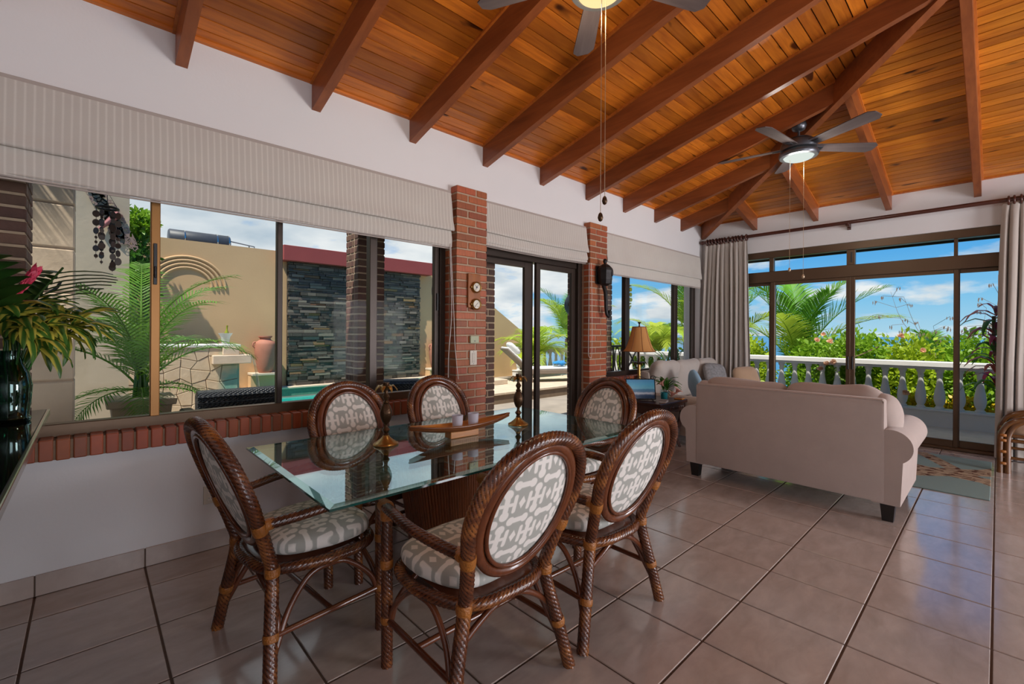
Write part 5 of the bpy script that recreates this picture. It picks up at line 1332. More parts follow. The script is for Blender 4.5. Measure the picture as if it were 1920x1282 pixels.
# neighbour's roof with a solar water tank, seen over the wall
rfb = tag(MB().box(-1.2, 3.0, 11.35, 14.5, 0, 3.05).obj('neighbour_house', M['white_stone']), 'white flat roofed house hidden behind the ochre wall', 'house')
tk = thing('solar_tank', 'black and grey solar water tank on the roof beyond the wall', 'tank', (1.74, 11.75, 3.05))
MB().lathe([(0, -.55), (.17, -.55), (.19, -.53), (.19, .53), (.17, .55), (0, .55)], 28, (0, 0, .28), Matrix.Rotation(PI / 2, 4, 'Y'), cap=False).obj('drum', pmat('tank_jacket', (.045, .05, .06), .5, var=.4, vscale=4), tk, smooth=50)
for x in (-.28, .30, .52): MB().lathe([(.193, x - .012), (.196, x - .012), (.196, x + .012), (.193, x + .012)], 28, (0, 0, .28), Matrix.Rotation(PI / 2, 4, 'Y'), cap=False).obj('strap', M['steel'], tk)
MB().prism([(-.35, .0), (.35, .0), (.05, .32), (-.05, .32)], 0, -.30, .30).obj('cradle', M['gunmetal'], tk, fix=True)
MB().tube([(.55, 0, .36), (1.05, 0, .30), (1.05, 0, .0)], .014, 6).obj('pipe', M['gunmetal'], tk); MB().tube([(.94, 0, .30), (.99, 0, .02)], .012, 6).obj('pipe', M['gunmetal'], tk)
ps_ = thing('solar_collector', 'pale sloping solar panel left of the roof tank', 'solar panel', (.86, 11.9, 3.05))
MB().prism([(-.4, .02), (.35, .02), (.35, .30)], 0, -.42, .20).obj('glass_face', pmat('pale_blue_grey_panel', (.50, .58, .62), .3), ps_, fix=True)

# ---- left side: concrete pier, shaded wall, ivy, metal dragonfly, hanging mobile, potted palm
pr0 = tag(MB().box(-1.1, -.09, 5.0, 5.32, -.03, 2.72).obj('concrete_pier', M['mortar']), 'rough tan concrete pier with palm shadows, left side of court', 'pier')
zz = -.03
for k in range(8):
    h = .345; MB().box(-1.1, -.085, 4.985, 5.325, zz + .006, zz + h - .006).obj('course', M['concrete'], pr0, bevel=.010, seg=1); zz += h
MB().tube(spline([(-.22, 4.98, 1.70), (-.22, 4.90, 1.69), (-.18, 4.86, 1.72), (-.16, 4.88, 1.77)], 6), .010, 8).obj('iron_hook', M['iron'], pr0, smooth=60)
sw_ = tag(MB().box(-4, .366, 7.42, 7.65, -.03, 3.7).obj('side_wall', M['concrete2']), 'plain grey beige side wall behind the potted palm', 'wall')
def leafcloud(n, c, r, size, seed, asp=.45, shell=.35, zbias=.25):
    rn = np.random.default_rng(seed); d = rn.normal(size=(n, 3)); d /= np.linalg.norm(d, axis=1)[:, None]
    p = d * (shell + (1 - shell) * rn.random((n, 1)) ** .6) * np.array(r) * (1 + .22 * np.sin(d[:, :1] * 7 + seed) * np.cos(d[:, 1:2] * 6)) + np.array(c)
    a = rn.normal(size=(n, 3)) + d * .8; a[:, 2] += zbias; a /= np.linalg.norm(a, axis=1)[:, None]
    b = np.cross(a, rn.normal(size=(n, 3))); b /= np.linalg.norm(b, axis=1)[:, None]
    s = size * (.6 + .8 * rn.random((n, 1)))
    V = np.stack([p, p + a * s * .5 + b * s * asp * .5, p + a * s, p + a * s * .5 - b * s * asp * .5], 1).reshape(-1, 3)
    m = MB(); m.v = [tuple(q) for q in V]; m.f = [(4 * i, 4 * i + 1, 4 * i + 2, 4 * i + 3) for i in range(n)]; return m
M['hedge'] = pmat('sunny_green_leaf', (.24, .42, .022), .45, var=.45, vscale=2.2, trans=.45)
M['hedge2'] = pmat('deep_green_leaf', (.06, .18, .02), .45, var=.5, vscale=2.5, trans=.35)
M['hedge3'] = pmat('lime_leaf', (.42, .54, .03), .45, var=.35, vscale=3, trans=.45)
M['yellowleaf'] = pmat('yellow_croton_leaf', (.72, .50, .015), .45, var=.3, vscale=5, trans=.35)
M['bark'] = pmat('brown_bark', (.14, .09, .055), .9, var=.4, vscale=10, bump=.4, bscale=30)
def shrub(name, lab, cat, loc, r, n, size, mat, seed, group=None, stems=4, asp=.45, z0=None):
    t = thing(name, lab, cat, loc, 0, group)
    leafcloud(n, (0, 0, r[2]), r, size, seed, asp).obj('foliage', mat, t, kind='stuff')
    rn = random.Random(seed)
    for k in range(stems):
        a = 2 * PI * k / stems + rn.random(); MB().tube(spline([(0.02 * math.cos(a), .02 * math.sin(a), 0), (r[0] * .25 * math.cos(a), r[1] * .25 * math.sin(a), r[2] * .7), (r[0] * .5 * math.cos(a), r[1] * .5 * math.sin(a), r[2] * 1.4)], 5), lambda q: .018 - .012 * q, 5).obj('stem', M['bark'], t)
    return t
iv = shrub('ivy_bush', 'dark green bush beyond the end of the side wall', 'bush', (.63, 10.46, -.03), (.30, .26, 1.72), 4200, .10, M['hedge2'], 3, stems=5)
shrub('ivy_bush', 'sunlit crown of leaves above the dark bush', 'bush', (.60, 10.46, 3.05), (.30, .26, .24), 1300, .10, M['hedge'], 4, stems=3).parent = None
def frond_mesh(L_, n, ll, lw, el0, droop, mat, side=1.15, name='frond', vee=.35, seg=3):
    """feather leaf in the local y-z plane: starts at origin, rises at el0, bends down by droop"""
    P = []; p = Vector((0, 0, 0)); N = 24
    for i in range(N + 1):
        P.append(p.copy()); t = i / N; e = el0 - droop * t ** 1.3; p = p + Vector((0, math.cos(e), math.sin(e))) * (L_ / N)
    m = MB(); m.tube(P, lambda t: .012 * (1 - .85 * t) * (L_ / 1.5 + .3), 5)
    for k in range(n):
        t = .14 + .86 * k / (n - 1); i = min(N - 1, int(t * N)); f = t * N - i; q = P[i].lerp(P[i + 1], f); tn = (P[i + 1] - P[i]).normalized(); upv = Vector((1, 0, 0)).cross(tn)
        l = ll * (.45 + .75 * math.sin(PI * min(1, .12 + .80 * t))) * random.uniform(.85, 1.1)
        for s in (-1, 1):
            d = (Vector((s, 0, 0)) * side + tn * (.55 + .8 * t) + upv * vee * random.uniform(.6, 1.3)).normalized()
            w_ = d.cross(upv).normalized() * lw
            a, b, c = q, q + d * l * .5 + Vector((0, 0, -.06 * l)), q + d * l + Vector((0, 0, -.32 * l))
            m.add([a - w_ * .3, a + w_ * .3, b + w_ * .5, b - w_ * .5, c], ((0, 1, 2, 3), (3, 2, 4)))
    return m.mesh(name, mat)
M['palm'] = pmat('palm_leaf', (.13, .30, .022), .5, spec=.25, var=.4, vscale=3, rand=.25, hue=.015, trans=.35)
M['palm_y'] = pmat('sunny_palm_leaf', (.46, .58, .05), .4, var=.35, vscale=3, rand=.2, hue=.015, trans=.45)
def palm(name, lab, loc, fronds, meshes, trunk=None, group=None, cat='palm', z0=0.0, stems=0):
    t = thing(name, lab, cat, loc, 0, group)
    if trunk: MB().tube(spline(trunk, 6), lambda q: .10 - .03 * q, 10).obj('trunk', M['bark'], t, smooth=60)
    for i, (az, tilt, sc, mi) in enumerate(fronds):
        o = mkobj('frond', meshes[mi], t, (0, 0, z0)); o.rotation_euler = (Matrix.Rotation(az - PI / 2, 4, 'Z') @ Matrix.Rotation(tilt, 4, 'X')).to_euler(); o.scale = (sc, sc, sc)
    for k in range(stems):
        a = 2 * PI * k / max(1, stems); MB().tube([(.07 * math.cos(a), .07 * math.sin(a), z0 - .25), (.03 * math.cos(a), .03 * math.sin(a), z0 + .25)], .018, 7).obj('stem', M['leafd'], t, smooth=60)
    return t
ra_ = random.Random(21)
M['palm_p'] = pmat('areca_leaf', (.105, .25, .022), .4, var=.4, vscale=3, rand=.3, hue=.015, trans=.25, spec=.2)
areca = [frond_mesh(1.62, 38, .32, .017, 1.45, 1.45, M['palm_p']), frond_mesh(1.25, 32, .30, .017, 1.2, 1.6, M['palm_p']), frond_mesh(.85, 26, .25, .016, .75, 1.3, M['palm_p'])]
pp = palm('potted_palm', 'feathery areca palm growing in the stone pot by the window', (.40, 6.15, 0),
          [(-.15, .15, 1.0, 0), (.45, .05, 1.0, 0), (2.6, .05, 1.02, 0), (1.5, .2, 1.1, 0), (-1.0, -.1, .9, 0), (-2.2, .0, .9, 0), (.1, -.25, 1.0, 1), (3.3, -.2, 1.0, 1), (-.6, -.1, .95, 1), (2.0, .1, 1.1, 1), (4.2, 0, .9, 1), (.9, -.1, 1.0, 1), (-.3, -.6, 1.0, 2), (3.0, -.6, 1.0, 2), (-1.6, -.5, .9, 2), (.5, -.5, 1.0, 2), (3.8, -.6, .9, 2)], areca, z0=.78, stems=7)
pot = thing('stone_pot', 'square tapered stone pot holding the areca palm', 'pot', (.40, 6.15, -.03))
for nm, a0, a1, z0_, z1_ in (('body', .17, .245, .0, .66), ('rim', .275, .285, .66, .735)):
    MB().add([(-a0, -a0, z0_), (a0, -a0, z0_), (a0, a0, z0_), (-a0, a0, z0_), (-a1, -a1, z1_), (a1, -a1, z1_), (a1, a1, z1_), (-a1, a1, z1_)], ((3, 2, 1, 0), (4, 5, 6, 7), (0, 1, 5, 4), (1, 2, 6, 5), (2, 3, 7, 6), (3, 0, 4, 7))).obj(nm, M['concrete2'], pot, bevel=.008, seg=1)
m_, t_ = newmat('pierced_metal'); co = t_.n('ShaderNodeTexCoord').outputs['Object']; vo = t_.n('ShaderNodeTexVoronoi', feature='DISTANCE_TO_EDGE'); vo.inputs['Scale'].default_value = 20; t_.l(co, vo.inputs['Vector'])
tr_ = t_.n('ShaderNodeBsdfTransparent'); pb_ = t_.n('ShaderNodeBsdfPrincipled'); pb_.inputs['Base Color'].default_value = (.26, .17, .14, 1); pb_.inputs['Roughness'].default_value = .6; mx_ = t_.n('ShaderNodeMixShader')
t_.l(t_.m('GREATER_THAN', vo.outputs['Distance'], .09), mx_.inputs[0]); t_.l(pb_.outputs[0], mx_.inputs[1]); t_.l(tr_.outputs[0], mx_.inputs[2]); t_.l(mx_.outputs[0], t_.n('ShaderNodeOutputMaterial').inputs[0]); M['pierced'] = m_
df = thing('metal_dragonfly', 'pierced metal dragonfly hung on the side wall', 'wall art', (.165, 7.40, 2.72))
def wing(cx, cz, L_, W_, ang, nm='wing'):
    poly = [(cx + math.cos(ang) * (L_ * (t_w - .5)) - math.sin(ang) * s * W_ * math.sin(PI * min(.98, t_w * .9 + .06)) ** .7, cz + math.sin(ang) * (L_ * (t_w - .5)) + math.cos(ang) * s * W_ * math.sin(PI * min(.98, t_w * .9 + .06)) ** .7) for s, rng in ((1, range(13)), (-1, range(12, -1, -1))) for t_w in [k / 12 for k in rng]]
    MB().prism(poly, 1, -.012, -.004).obj(nm, M['pierced'], df, fix=True)
wing(-.11, .30, .50, .075, 2.05); wing(-.02, .22, .55, .070, 2.25); wing(.12, -.10, .52, .085, -.95); wing(.06, -.06, .42, .070, -1.2)
MB().tube([(-.08, -.02, -.10), (.10, -.02, .12)], lambda t: .018 + .028 * t, 8).obj('body', pmat('dull_pink_metal', (.34, .13, .13), .5, .3), df, smooth=50)
def mobile(name, lab, loc, strings, R, drop, mat, ringmat, disc, hang):
    t = thing(name, lab, 'wind chime', loc)
    MB().tube([(R * math.cos(2 * PI * k / 24), R * math.sin(2 * PI * k / 24), 0) for k in range(24)], .009, 8, closed=True).obj('hoop', ringmat, t, smooth=60)
    MB().tube([(0, 0, .0), (0, 0, hang)], .002, 5).obj('hanger', ringmat, t); MB().tube([(-R, 0, 0), (0, 0, .12), (R, 0, 0)], .002, 4).obj('hanger', ringmat, t)
    MB().sph((0, 0, .14), .022, 10, 8).obj('bead', mat, t, smooth=60)
    rn = random.Random(len(lab)); me = {}
    for k in range(strings):
        a = 2 * PI * k / strings; x, y = R * math.cos(a), R * math.sin(a); dl_ = drop * rn.uniform(.75, 1.0)
        MB().tube([(x, y, 0), (x, y, -dl_)], .0014, 4).obj('string', ringmat, t)
        z = -.03
        while z > -dl_:
            r_ = disc * rn.choice((.45, .7, 1.0, 1.15)); key = round(r_, 4)
            if key not in me: me[key] = MB().lathe([(0, -.003), (r_, -.003), (r_, .003), (0, .003)], 14, M=Matrix.Rotation(PI / 2, 4, 'X') @ Matrix.Scale(1, 4), cap=False).mesh('disc', mat)
            o = mkobj('disc', me[key], t, (x, y, z - r_), (0, 0, rn.uniform(-.8, .8))); o.scale = (1, 1, rn.uniform(1.0, 1.4)); z -= 2 * r_ * 1.15 + .015
M['disc'] = pmat('brown_shell_disc', (.055, .028, .02), .5, rand=.3)
mobile('wind_chime', 'brown disc wind chime hanging before the side wall', (.094, 4.43, 2.29), 6, .060, .46, M['disc'], M['iron'], .018, .69)
M['lime_shell'] = pmat('lime_shell_disc', (.55, .58, .08), .4, rand=.2, trans=.4)
mobile('wind_chime', 'lime green shell wind chime outside the far window', (6.30, 4.05, 2.16), 5, .055, .42, M['lime_shell'], M['steel'], .026, .955)

# ---- brick piers outside the glass
def pier(x0, x1, y0, y1, lab, z1=2.78):
    p = thing('brick_pier', lab, 'pier', (0, 0, -.03)); c = pillar('mortar_core', x0, x1, y0, y1, 0, z1, M['brick_out'], p, sides=(0, 1) if x1 < 2.6 else (0,)); return p
pier(-.62, -.262, 3.76, 4.16, 'brick pier outside the window at the left edge')
pier(2.115, 2.425, 4.70, 5.02, 'free standing brick porch pier in front of the stone panel', 2.88)
pier(2.70, 3.25, 3.76, 4.10, 'brick pier outside at the left jamb of the sliding patio door')
pier(4.87, 5.46, 3.76, 4.10, 'brick pier outside between patio door and far window')
for x, y, z, lab, c_ in ((2.70, 3.98, 1.84, 'dark round plate lamp on the pier left of the patio door', (.02, .018, .02)), (4.87, 3.98, 1.79, 'blue round plate lamp on the pier right of the patio door', (.02, .045, .08))):
    d_ = thing('plate_lamp', lab, 'lamp', (x - .004, y, z))
    MB().lathe([(0, 0), (.15, 0), (.155, .012), (.13, .035), (.06, .05), (0, .052)], 28, M=Matrix.Rotation(-PI / 2, 4, 'Y'), cap=False).obj('plate', pmat('plate_enamel', c_, .35), d_, smooth=50, fix=True)
    MB().lathe([(.02, .05), (.03, .06), (.03, .085), (0, .09)], 14, M=Matrix.Rotation(-PI / 2, 4, 'Y'), cap=False).obj('boss', M['iron'], d_, smooth=50, fix=True)

# ---- black wicker seats below the window
m_, t_ = newmat('black_wicker'); co = t_.n('ShaderNodeTexCoord').outputs['Object']
X_, Y_, Z_ = t_.xyz(co)
wv = t_.m('MULTIPLY', t_.m('SINE', t_.m('MULTIPLY', X_, 150)), t_.m('SINE', t_.m('MULTIPLY', t_.m('ADD', Z_, Y_), 210)))
finish(t_, t_.mix(t_.m('MULTIPLY_ADD', wv, .5, .5), (.004, .005, .007), (.028, .030, .036)), .35, 0, .6, wv, .9, .006); M['wicker'] = m_
def wicker_seat(loc, rz, w_, lab):
    t = thing('wicker_seat', lab, 'outdoor seat', loc, rz, 'black wicker seats outside')
    h = w_ / 2
    MB().prism([(-.30, .28), (-.22, .28), (-.20, .80), (-.235, .845), (-.30, .86), (-.36, .845), (-.385, .78)], 0, -h, h).obj('backrest', M['wicker'], t, fix=True, bevel=.015, seg=2, smooth=50)
    for k in range(9): MB().tube([(-h - .004, -.385 + .018 * 0, .32 + .06 * k), (h + .004, -.385 + .01 * k * 0, .32 + .06 * k)], .010, 6).obj('weave_band', M['wicker'], t)
    MB().box(-h, h, -.30, .36, .24, .40).obj('seat', M['wicker'], t, bevel=.02)
    for s in (-1, 1): MB().box(s * h - .06, s * h + .06, -.30, .36, .24, .62).obj('arm', M['wicker'], t, bevel=.03)
    for x in (-h + .04, h - .04):
        for y in (-.26, .30): MB().box(x - .025, x + .025, y - .025, y + .025, 0, .24).obj('leg', M['wicker'], t)
wicker_seat((1.10, 5.50, -.03), 0, .70, 'black wicker seat back seen low through the wide window')
wicker_seat((3.02, 5.55, -.06), -.5, .62, 'black wicker seat behind the porch pier, mostly hidden')

# ---- raised sun deck with lounger
dk = thing('sun_deck', 'raised pale stone sun deck beyond the patio door', 'deck', (8.3, 7.65, -.03))
MB().box(-2.9, 1.65, -.85, .80, 0, .18).obj('riser', pmat('brown_stone_riser', (.20, .135, .085), .85, var=.35, vscale=6, bump=.3, bscale=20), dk)
rd = random.Random(2)
for i in range(6):
    for j in range(3): MB().box(-2.92 + .765 * i + .004, -2.92 + .765 * (i + 1) - .004, -.88 + .56 * j + .004, -.88 + .56 * (j + 1) - .004, .18, .225).obj('paver', M['paver'], dk, bevel=.005, seg=1)
MB().box(-1.9, -1.1, .20, .60, .226, .34).obj('bench_step', M['paver'], dk, bevel=.01, seg=1)
lg = thing('sun_lounger', 'wicker sun lounger with white pad on the raised deck', 'lounger', (8.34, 7.80, .196), -.45)
M['towel_w'] = cloth('white_terry', (.72, .70, .66), .4, 20); M['towel_b'] = cloth('bright_blue_terry', (.02, .22, .50), .6, 25)
M['greywicker'] = pmat('grey_brown_wicker', (.20, .15, .11), .6, var=.5, vscale=60, bump=.6, bscale=90)
MB().box(-.45, 1.20, -.33, .33, .20, .30).obj('frame', M['greywicker'], lg, bevel=.015)
MB().box(-.43, 1.18, -.30, .30, .30, .355).obj('pad', M['towel_w'], lg, bevel=.02)
MB().box(0, .80, -.31, .31, 0, .03).obj('backrest', M['greywicker'], lg, loc=(-.42, 0, .30), rot=(0, PI + .72, 0), bevel=.012)
MB().box(.02, .80, -.29, .29, -.05, -.002).obj('back_pad', M['towel_w'], lg, loc=(-.42, 0, .30), rot=(0, PI + .72, 0), bevel=.02)
for x in (-.40, 1.12):
    for y in (-.28, .28): MB().box(x - .03, x + .03, y - .03, y + .03, 0, .20).obj('leg', M['greywicker'], lg)
tag(pillow(.40, .34, .15, M['towel_w'], 'head_pillow', None, (7.63, 8.14, 1.02), (0, .75, -.45), seed=61), 'plump white pillow at the head of the sun lounger', 'pillow')
tw = MB(); tw.sph((0, 0, .055), (.20, .16, .055), 26, 12)
tw.v = [tuple(Vector(p) + noise.noise_vector(Vector(p) * 9) * .035) for p in tw.v]
tag(tw.obj('beach_towel', M['towel_b'], smooth=60, loc=(8.745, 7.60, .585)), 'crumpled bright blue towel on the foot of the lounger', 'towel')

# ================================================================ balcony side
fb_ = MB().box(7.93, 10.62, -4, 3.73, -.32, -.12); struct(fb_.obj('floor_balcony', M['paver']))
bs = thing('balustrade', 'white cast stone balustrade along the balcony and terrace edge', 'balustrade', (10.4, 4.7, -.12))
Y0b, Y1b = -6.2, 6.4
MB().box(-.11, .13, Y0b, Y1b, -.1, .25).obj('curb', M['white_stone'], bs)
MB().box(-.13, .15, Y0b, Y1b, .25, .285).obj('curb_cap', M['white_stone'], bs, bevel=.006, seg=1)
MB().box(-.10, .10, Y0b, Y1b, .945, .985).obj('under_rail', M['white_stone'], bs)
MB().box(-.13, .13, Y0b, Y1b, .985, 1.075).obj('handrail', M['white_stone'], bs, bevel=.010, seg=1)
bal = MB().lathe([(.062, .285), (.062, .315), (.048, .325), (.045, .34), (.060, .37), (.074, .43), (.076, .48), (.066, .57), (.048, .67), (.038, .76), (.036, .81), (.046, .835), (.040, .85), (.040, .88), (.056, .905), (.060, .945)], 20).mesh('baluster', M['white_stone'], smooth=45)
ybal = [.187 - 4.7 + .2365 * k for k in range(-7, 46)]
for y in ybal:
    if y < Y1b - .1: mkobj('baluster', bal, bs, (0, y, 0))
ir = thing('iron_railing', 'short black iron railing at the balcony corner by the curtain', 'railing', (9.3, 3.60, -.12))
for x in (-1.2, -.4, .35, .90): MB().box(x - .022, x + .022, -.022, .022, 0, .96).obj('post', M['iron'], ir)
MB().box(-1.2, .92, -.025, .025, .93, .97).obj('rail', M['iron'], ir); MB().box(-1.2, .92, -.015, .015, .12, .15).obj('rail', M['iron'], ir)
for k in range(14): MB().tube([(-1.1 + .15 * k, 0, .13), (-1.1 + .15 * k, 0, .94)], .008, 6).obj('bar', M['iron'], ir)
# iron garden bench outside the far window
ib = thing('iron_bench', 'black wrought iron bench with ring pattern outside the far window', 'bench', (7.0, 4.65, -.03))
for a, b in (((-.62, 0, .42), (.62, 0, .42)), ((-.62, 0, 1.20), (.62, 0, 1.20)), ((-.62, 0, .72), (.62, 0, .72))): MB().tube([a, b], .022, 8).obj('back_rail', M['iron'], ib)
for x in (-.62, -.2, .2, .62): MB().tube([(x, 0, 0), (x, 0, 1.20)], .020, 8).obj('post', M['iron'], ib)
for x in (-.41, .41):
    for s in (-1, 1): MB().tube([(x - s * .20, 0, .73), (x + s * .20, 0, 1.18)], .014, 6).obj('cross_bar', M['iron'], ib)
for x in (-.08, .08): MB().tube([(x + .075 * math.cos(2 * PI * k / 20), 0, .96 + .22 * math.sin(2 * PI * k / 20)) for k in range(20)], .012, 6, closed=True).obj('ring', M['iron'], ib)
MB().box(-.62, .62, -.45, 0, .41, .44).obj('seat', M['iron'], ib)
for x in (-.60, .60): MB().tube([(x, -.44, 0), (x, -.44, .66), (x, 0, .68)], .020, 8).obj('arm', M['iron'], ib)

# ---- planting beyond the balustrade
M['ground'] = pmat('garden_soil_green', (.06, .12, .03), .95, var=.5, vscale=.3)
hs = MB()
def slope(u, v):
    x = 10.55 + 240 * u ** 2; y = -300 + 620 * v; return (x, y, -1.0 - 58 * min(1, u ** 1.2) + (2 * math.sin(y * .05) + math.sin(y * .13 + x * .1)) * min(1, u * 3))
struct(hs.grid(slope, 24, 60).obj('hillside', M['ground'], smooth=180))
m_, t_ = newmat('sea'); finish(t_, (.02, .16, .30), .25, 0, .5, t_.noise(t_.n('ShaderNodeTexCoord').outputs['Object'], .05, 3), .2, 1.0); M['sea'] = m_
struct(MB().add([(60, -14000, -57), (16000, -14000, -57), (16000, 14000, -57), (60, 14000, -57)], ((0, 1, 2, 3),)).obj('sea', M['sea']))
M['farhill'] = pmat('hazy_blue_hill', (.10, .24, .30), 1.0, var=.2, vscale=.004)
def ridge(name, lab, pts, y0, base=-57):
    m = MB(); n = len(pts)
    vs = [(x, y, base) for x, y, z in pts] + [(x, y, z) for x, y, z in pts] + [(x * 1.12, y * 1.12, base) for x, y, z in pts]
    m.add(vs, [(i, i + 1, n + i + 1, n + i) for i in range(n - 1)] + [(n + i, n + i + 1, 2 * n + i + 1, 2 * n + i) for i in range(n - 1)])
    tag(m.obj(name, M['farhill'], smooth=180), lab, 'hill')
def arc(a0, a1, dist, hs_):
    n = len(hs_); return [(dist * math.cos(a0 + (a1 - a0) * i / (n - 1)), dist * math.sin(a0 + (a1 - a0) * i / (n - 1)), h) for i, h in enumerate(hs_)]
ridge('far_hill', 'blue headland behind the coconut palm on the sea horizon', arc(.13, .26, 4000, [-56, -40, -25, -5, 5, 12, 8, -6, -20, -40, -56]), 0)
ridge('far_hill', 'hazy blue coast seen left of the table lamp', arc(.48, .68, 3600, [-56, 10, 60, 40, 90, 130, 100, 120, 80, 40, -56]), 0)

GH = 'sunny shrubs beyond the balustrade'
sh_spots = [
    ((11.35, -.75, -.5), (.55, .60, .93), 'lime green shrub beyond the balustrade behind the right curtain', 'hedge3'),
    ((11.45, .25, -.5), (.60, .62, .93), 'bright green shrub over the rail beside the dark red cordyline', 'hedge'),
    ((11.40, 1.15, -.5), (.60, .60, .92), 'bright green shrub over the rail below the sea gap', 'hedge3'),
    ((11.30, 2.00, -.5), (.55, .60, .97), 'leafy green shrub over the rail right of the coconut palm', 'hedge'),
    ((11.9, 2.75, -.5), (.55, .60, .90), 'green shrub at the foot of the coconut palm', 'hedge'),
    ((11.6, 4.2, -.5), (.6, .6, .92), 'green shrub behind the iron railing by the corner curtain', 'hedge3'),
    ((11.7, 5.3, -.5), (.6, .6, .80), 'green shrub beyond the rail, low in the far window', 'hedge'),
    ((12.0, 7.4, -.5), (.7, .8, .95), 'yellow green shrub left of the table lamp in the far window', 'hedge3'),
    ((12.4, 9.3, -.5), (.8, .8, 1.1), 'green shrub behind the balustrade past the sun lounger', 'hedge')]
for i, (loc, r, lab, mt) in enumerate(sh_spots): shrub('garden_shrub', lab, 'shrub', loc, r, 5600, .115, M[mt], 40 + i, GH)
for i, (y, lab) in enumerate(((-.15, 'yellow croton between the balusters at the far right'), (.42, 'yellow croton between balusters beside the door stile'), (.95, 'yellow croton seen between balusters above the loveseat arm'))):
    shrub('croton', lab, 'shrub', (10.85, y, -.5), (.24, .26, .42), 900, .11, M['yellowleaf'], 60 + i, 'yellow crotons at the balustrade', 3)
# rambling rose over the rail, with apricot blooms
rose = thing('climbing_rose', 'climbing rose with apricot blooms draped over the balcony rail', 'rose', (10.45, 2.1, -.12))
leafcloud(1100, (.12, .05, .86), (.20, .34, .42), .085, 71, .55).obj('foliage', M['hedge'], rose, kind='stuff')
leafcloud(900, (.30, -.30, 1.18), (.25, .42, .32), .08, 72, .55).obj('foliage', M['hedge'], rose, kind='stuff')
MB().tube(spline([(.20, 0, 0), (.18, .05, .5), (.05, .02, 1.05), (.0, -.3, 1.12), (.2, -.6, 1.3)], 6), .010, 6).obj('cane', M['bark'], rose)
M['bloom'] = pmat('apricot_petal', (.86, .58, .40), .6, rand=.12, trans=.35)
pm = strip_leaf([(0, 0, 0), (0, .022, .010), (0, .042, .026), (0, .052, .046)], [.008, .024, .028, .012], .003).mesh('petal', M['bloom'], smooth=180)
blooms = [(.0, .32, 1.40), (.05, .22, 1.50), (-.02, .10, 1.38), (.05, -.20, 1.44), (-.16, .12, .96), (-.18, .02, 1.0), (-.16, .22, .86), (-.1, -1.02, .52), (.2, -1.2, 1.24), (.3, -.9, 1.5)]
for k, p in enumerate(blooms):
    b_ = empty('bloom', p, parent=rose); b_.rotation_euler = (random.uniform(-.5, .5), -1.1 + random.uniform(-.4, .4), 0)
    for q in range(11): o = mkobj('petal', pm, b_, rot=(random.uniform(-.3, .5), 0, q * 2.4)); o.scale = (1, 1 - .04 * q, 1 + .04 * q)
# palms
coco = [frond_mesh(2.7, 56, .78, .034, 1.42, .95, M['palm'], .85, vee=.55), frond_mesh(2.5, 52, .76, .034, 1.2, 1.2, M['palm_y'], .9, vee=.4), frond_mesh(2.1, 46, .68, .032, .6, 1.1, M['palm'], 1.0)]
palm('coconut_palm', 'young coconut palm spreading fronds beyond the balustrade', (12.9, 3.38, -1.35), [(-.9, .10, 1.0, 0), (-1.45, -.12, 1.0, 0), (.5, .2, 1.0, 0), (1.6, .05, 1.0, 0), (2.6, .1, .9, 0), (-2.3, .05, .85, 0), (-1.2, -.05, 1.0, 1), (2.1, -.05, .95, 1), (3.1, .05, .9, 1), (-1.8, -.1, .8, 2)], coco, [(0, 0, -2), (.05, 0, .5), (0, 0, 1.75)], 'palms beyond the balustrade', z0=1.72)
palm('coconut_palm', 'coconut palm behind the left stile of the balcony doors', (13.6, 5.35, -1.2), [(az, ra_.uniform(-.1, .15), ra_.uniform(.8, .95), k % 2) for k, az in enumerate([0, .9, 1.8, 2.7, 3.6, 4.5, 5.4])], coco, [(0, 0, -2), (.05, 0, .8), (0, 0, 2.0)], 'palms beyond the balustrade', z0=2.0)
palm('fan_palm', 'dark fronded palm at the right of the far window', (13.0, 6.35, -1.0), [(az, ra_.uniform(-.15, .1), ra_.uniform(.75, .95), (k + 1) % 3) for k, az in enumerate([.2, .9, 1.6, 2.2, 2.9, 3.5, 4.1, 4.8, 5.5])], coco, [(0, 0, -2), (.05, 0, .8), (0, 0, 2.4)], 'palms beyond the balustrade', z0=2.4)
palm('fan_palm', 'small palm among the shrubs below the sea gap', (12.6, .75, -1.0), [(az, ra_.uniform(-.1, .15), .55, k % 3) for k, az in enumerate([.3, 1.1, 1.9, 2.7, 3.6, 4.4, 5.2, 5.9])], coco, [(0, 0, -1), (0, 0, 1.2)], 'palms beyond the balustrade', z0=1.2)
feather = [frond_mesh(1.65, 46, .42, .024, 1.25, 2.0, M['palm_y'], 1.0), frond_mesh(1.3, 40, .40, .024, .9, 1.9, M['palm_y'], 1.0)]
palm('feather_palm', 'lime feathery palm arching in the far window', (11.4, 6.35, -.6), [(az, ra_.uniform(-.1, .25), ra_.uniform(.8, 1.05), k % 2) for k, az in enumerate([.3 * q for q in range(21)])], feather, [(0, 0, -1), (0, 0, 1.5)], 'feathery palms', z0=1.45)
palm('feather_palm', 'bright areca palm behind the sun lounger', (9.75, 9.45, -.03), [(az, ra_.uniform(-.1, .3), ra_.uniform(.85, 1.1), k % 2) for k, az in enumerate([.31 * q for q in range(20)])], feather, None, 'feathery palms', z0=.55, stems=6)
palm('fan_palm', 'taller palm behind the areca at the patio door', (12.6, 10.6, -1.0), [(az, ra_.uniform(-.1, .1), .8, k % 3) for k, az in enumerate([.2, 1.0, 1.7, 2.4, 3.1, 3.8, 4.5, 5.3])], coco, [(0, 0, -2), (0, 0, 2.2)], 'palms beyond the balustrade', z0=2.2)
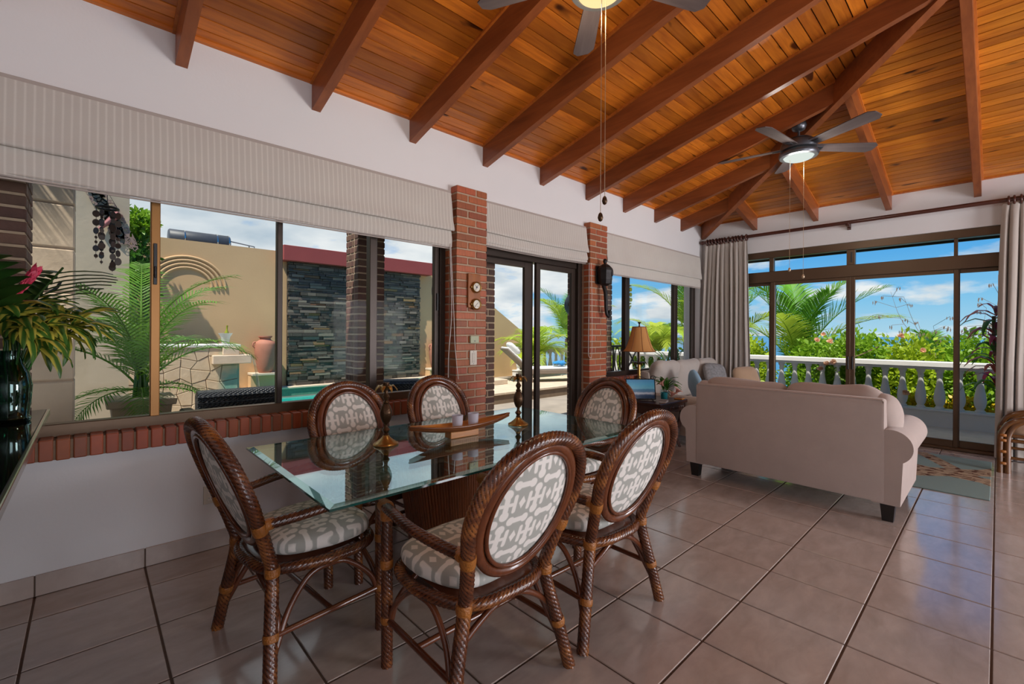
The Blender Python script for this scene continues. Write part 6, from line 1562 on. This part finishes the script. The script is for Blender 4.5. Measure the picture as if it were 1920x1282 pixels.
# lily clump, cordyline, dry twigs
sword = strip_leaf([(0, 0, 0), (0, .10, .30), (0, .22, .55), (0, .36, .72), (0, .50, .78)], [.018, .028, .026, .018, .001], .006).mesh('leaf', M['leafd'], smooth=180)
lc = thing('lily_clump', 'clump of sword leaves inside the rail behind the sofa window', 'plant', (9.6, 5.0, -.03))
for k in range(28): o = mkobj('leaf', sword, lc, (.08 * math.cos(k), .08 * math.sin(k), 0), (random.uniform(.0, .55), 0, k * 2.4)); s_ = random.uniform(.9, 1.45); o.scale = (s_, s_, s_)
M['redleaf'] = pmat('dark_red_leaf', (.42, .05, .06), .35, rand=.5, hue=.03, trans=.25)
cr = thing('cordyline', 'dark red and green cordyline leaning in beside the right curtain', 'plant', (9.55, .02, -.12))
MB().tube(spline([(.05, -.25, 0), (.04, -.15, .6), (0, 0, 1.2), (.0, .02, 1.8)], 6), .022, 7).obj('stem', M['bark'], cr)
sw2 = strip_leaf([(0, 0, 0), (0, .10, .08), (0, .22, .10), (0, .33, .04), (0, .40, -.06)], [.008, .030, .036, .026, .001], .008); swr = sw2.mesh('leaf', M['redleaf'], smooth=180); swg = sw2.mesh('leaf', M['hedge2'], smooth=180)
for k in range(54):
    z = .75 + 1.15 * k / 54; o = mkobj('leaf', swr if k % 3 else swg, cr, (0, .0, z), (random.uniform(-.5, .6), 0, k * 2.4)); s_ = random.uniform(.7, 1.05); o.scale = (s_, s_, s_)
tg = thing('dry_shrub', 'leafless shrub with dangling dry pods against the sky', 'shrub', (11.9, .35, -.8)); M['twig'] = pmat('dry_twig', (.22, .16, .13), .9)
rt = random.Random(31); pods = MB()
for k in range(22):
    a = rt.uniform(-2.2, 2.4); L_ = rt.uniform(1.4, 3.3); s_ = rt.uniform(.22, .55); P = [(0, 0, .3)]
    for q in range(1, 6): P.append((.5 * s_ * math.cos(a) * q + rt.uniform(-.05, .05), -.30 * s_ * q * math.sin(a) * 1.6 + rt.uniform(-.05, .05), .3 + L_ * q / 5 * .95))
    sp5 = spline(P, 5); MB().tube(sp5, lambda t: .009 - .007 * t, 4).obj('twig', M['twig'], tg)
    for q in range(10):
        p = sp5[rt.randrange(10, len(sp5))]; d = Vector((rt.uniform(-.25, .25), rt.uniform(-.35, .35), rt.uniform(-.05, .2))); e = p + d
        pods.tube([p, e], .004, 3)
        for z in range(4):
            l = rt.uniform(.05, .11); w_ = .009; b_ = e + Vector((rt.uniform(-.04, .04), rt.uniform(-.05, .05), 0)); pods.add([b_, b_ + Vector((0, w_, -l * .5)), b_ + Vector((0, 0, -l)), b_ + Vector((0, -w_, -l * .5))], ((0, 1, 2, 3),))
pods.obj('dry_pods', M['twig'], tg, kind='stuff')

palm('coconut_palm', 'palm at the left of the court whose fronds shade the concrete pier', (-1.75, 5.2, -.03), [(az, ra_.uniform(-.1, .1), .62, k % 3) for k, az in enumerate([-.7, -.3, .0, .4, .9, 1.6, 2.4, 3.2, 4.0, 4.8])], coco, [(0, 0, 0), (.05, 0, 1.6), (0, 0, 2.75)], 'palms in the court', z0=2.7)
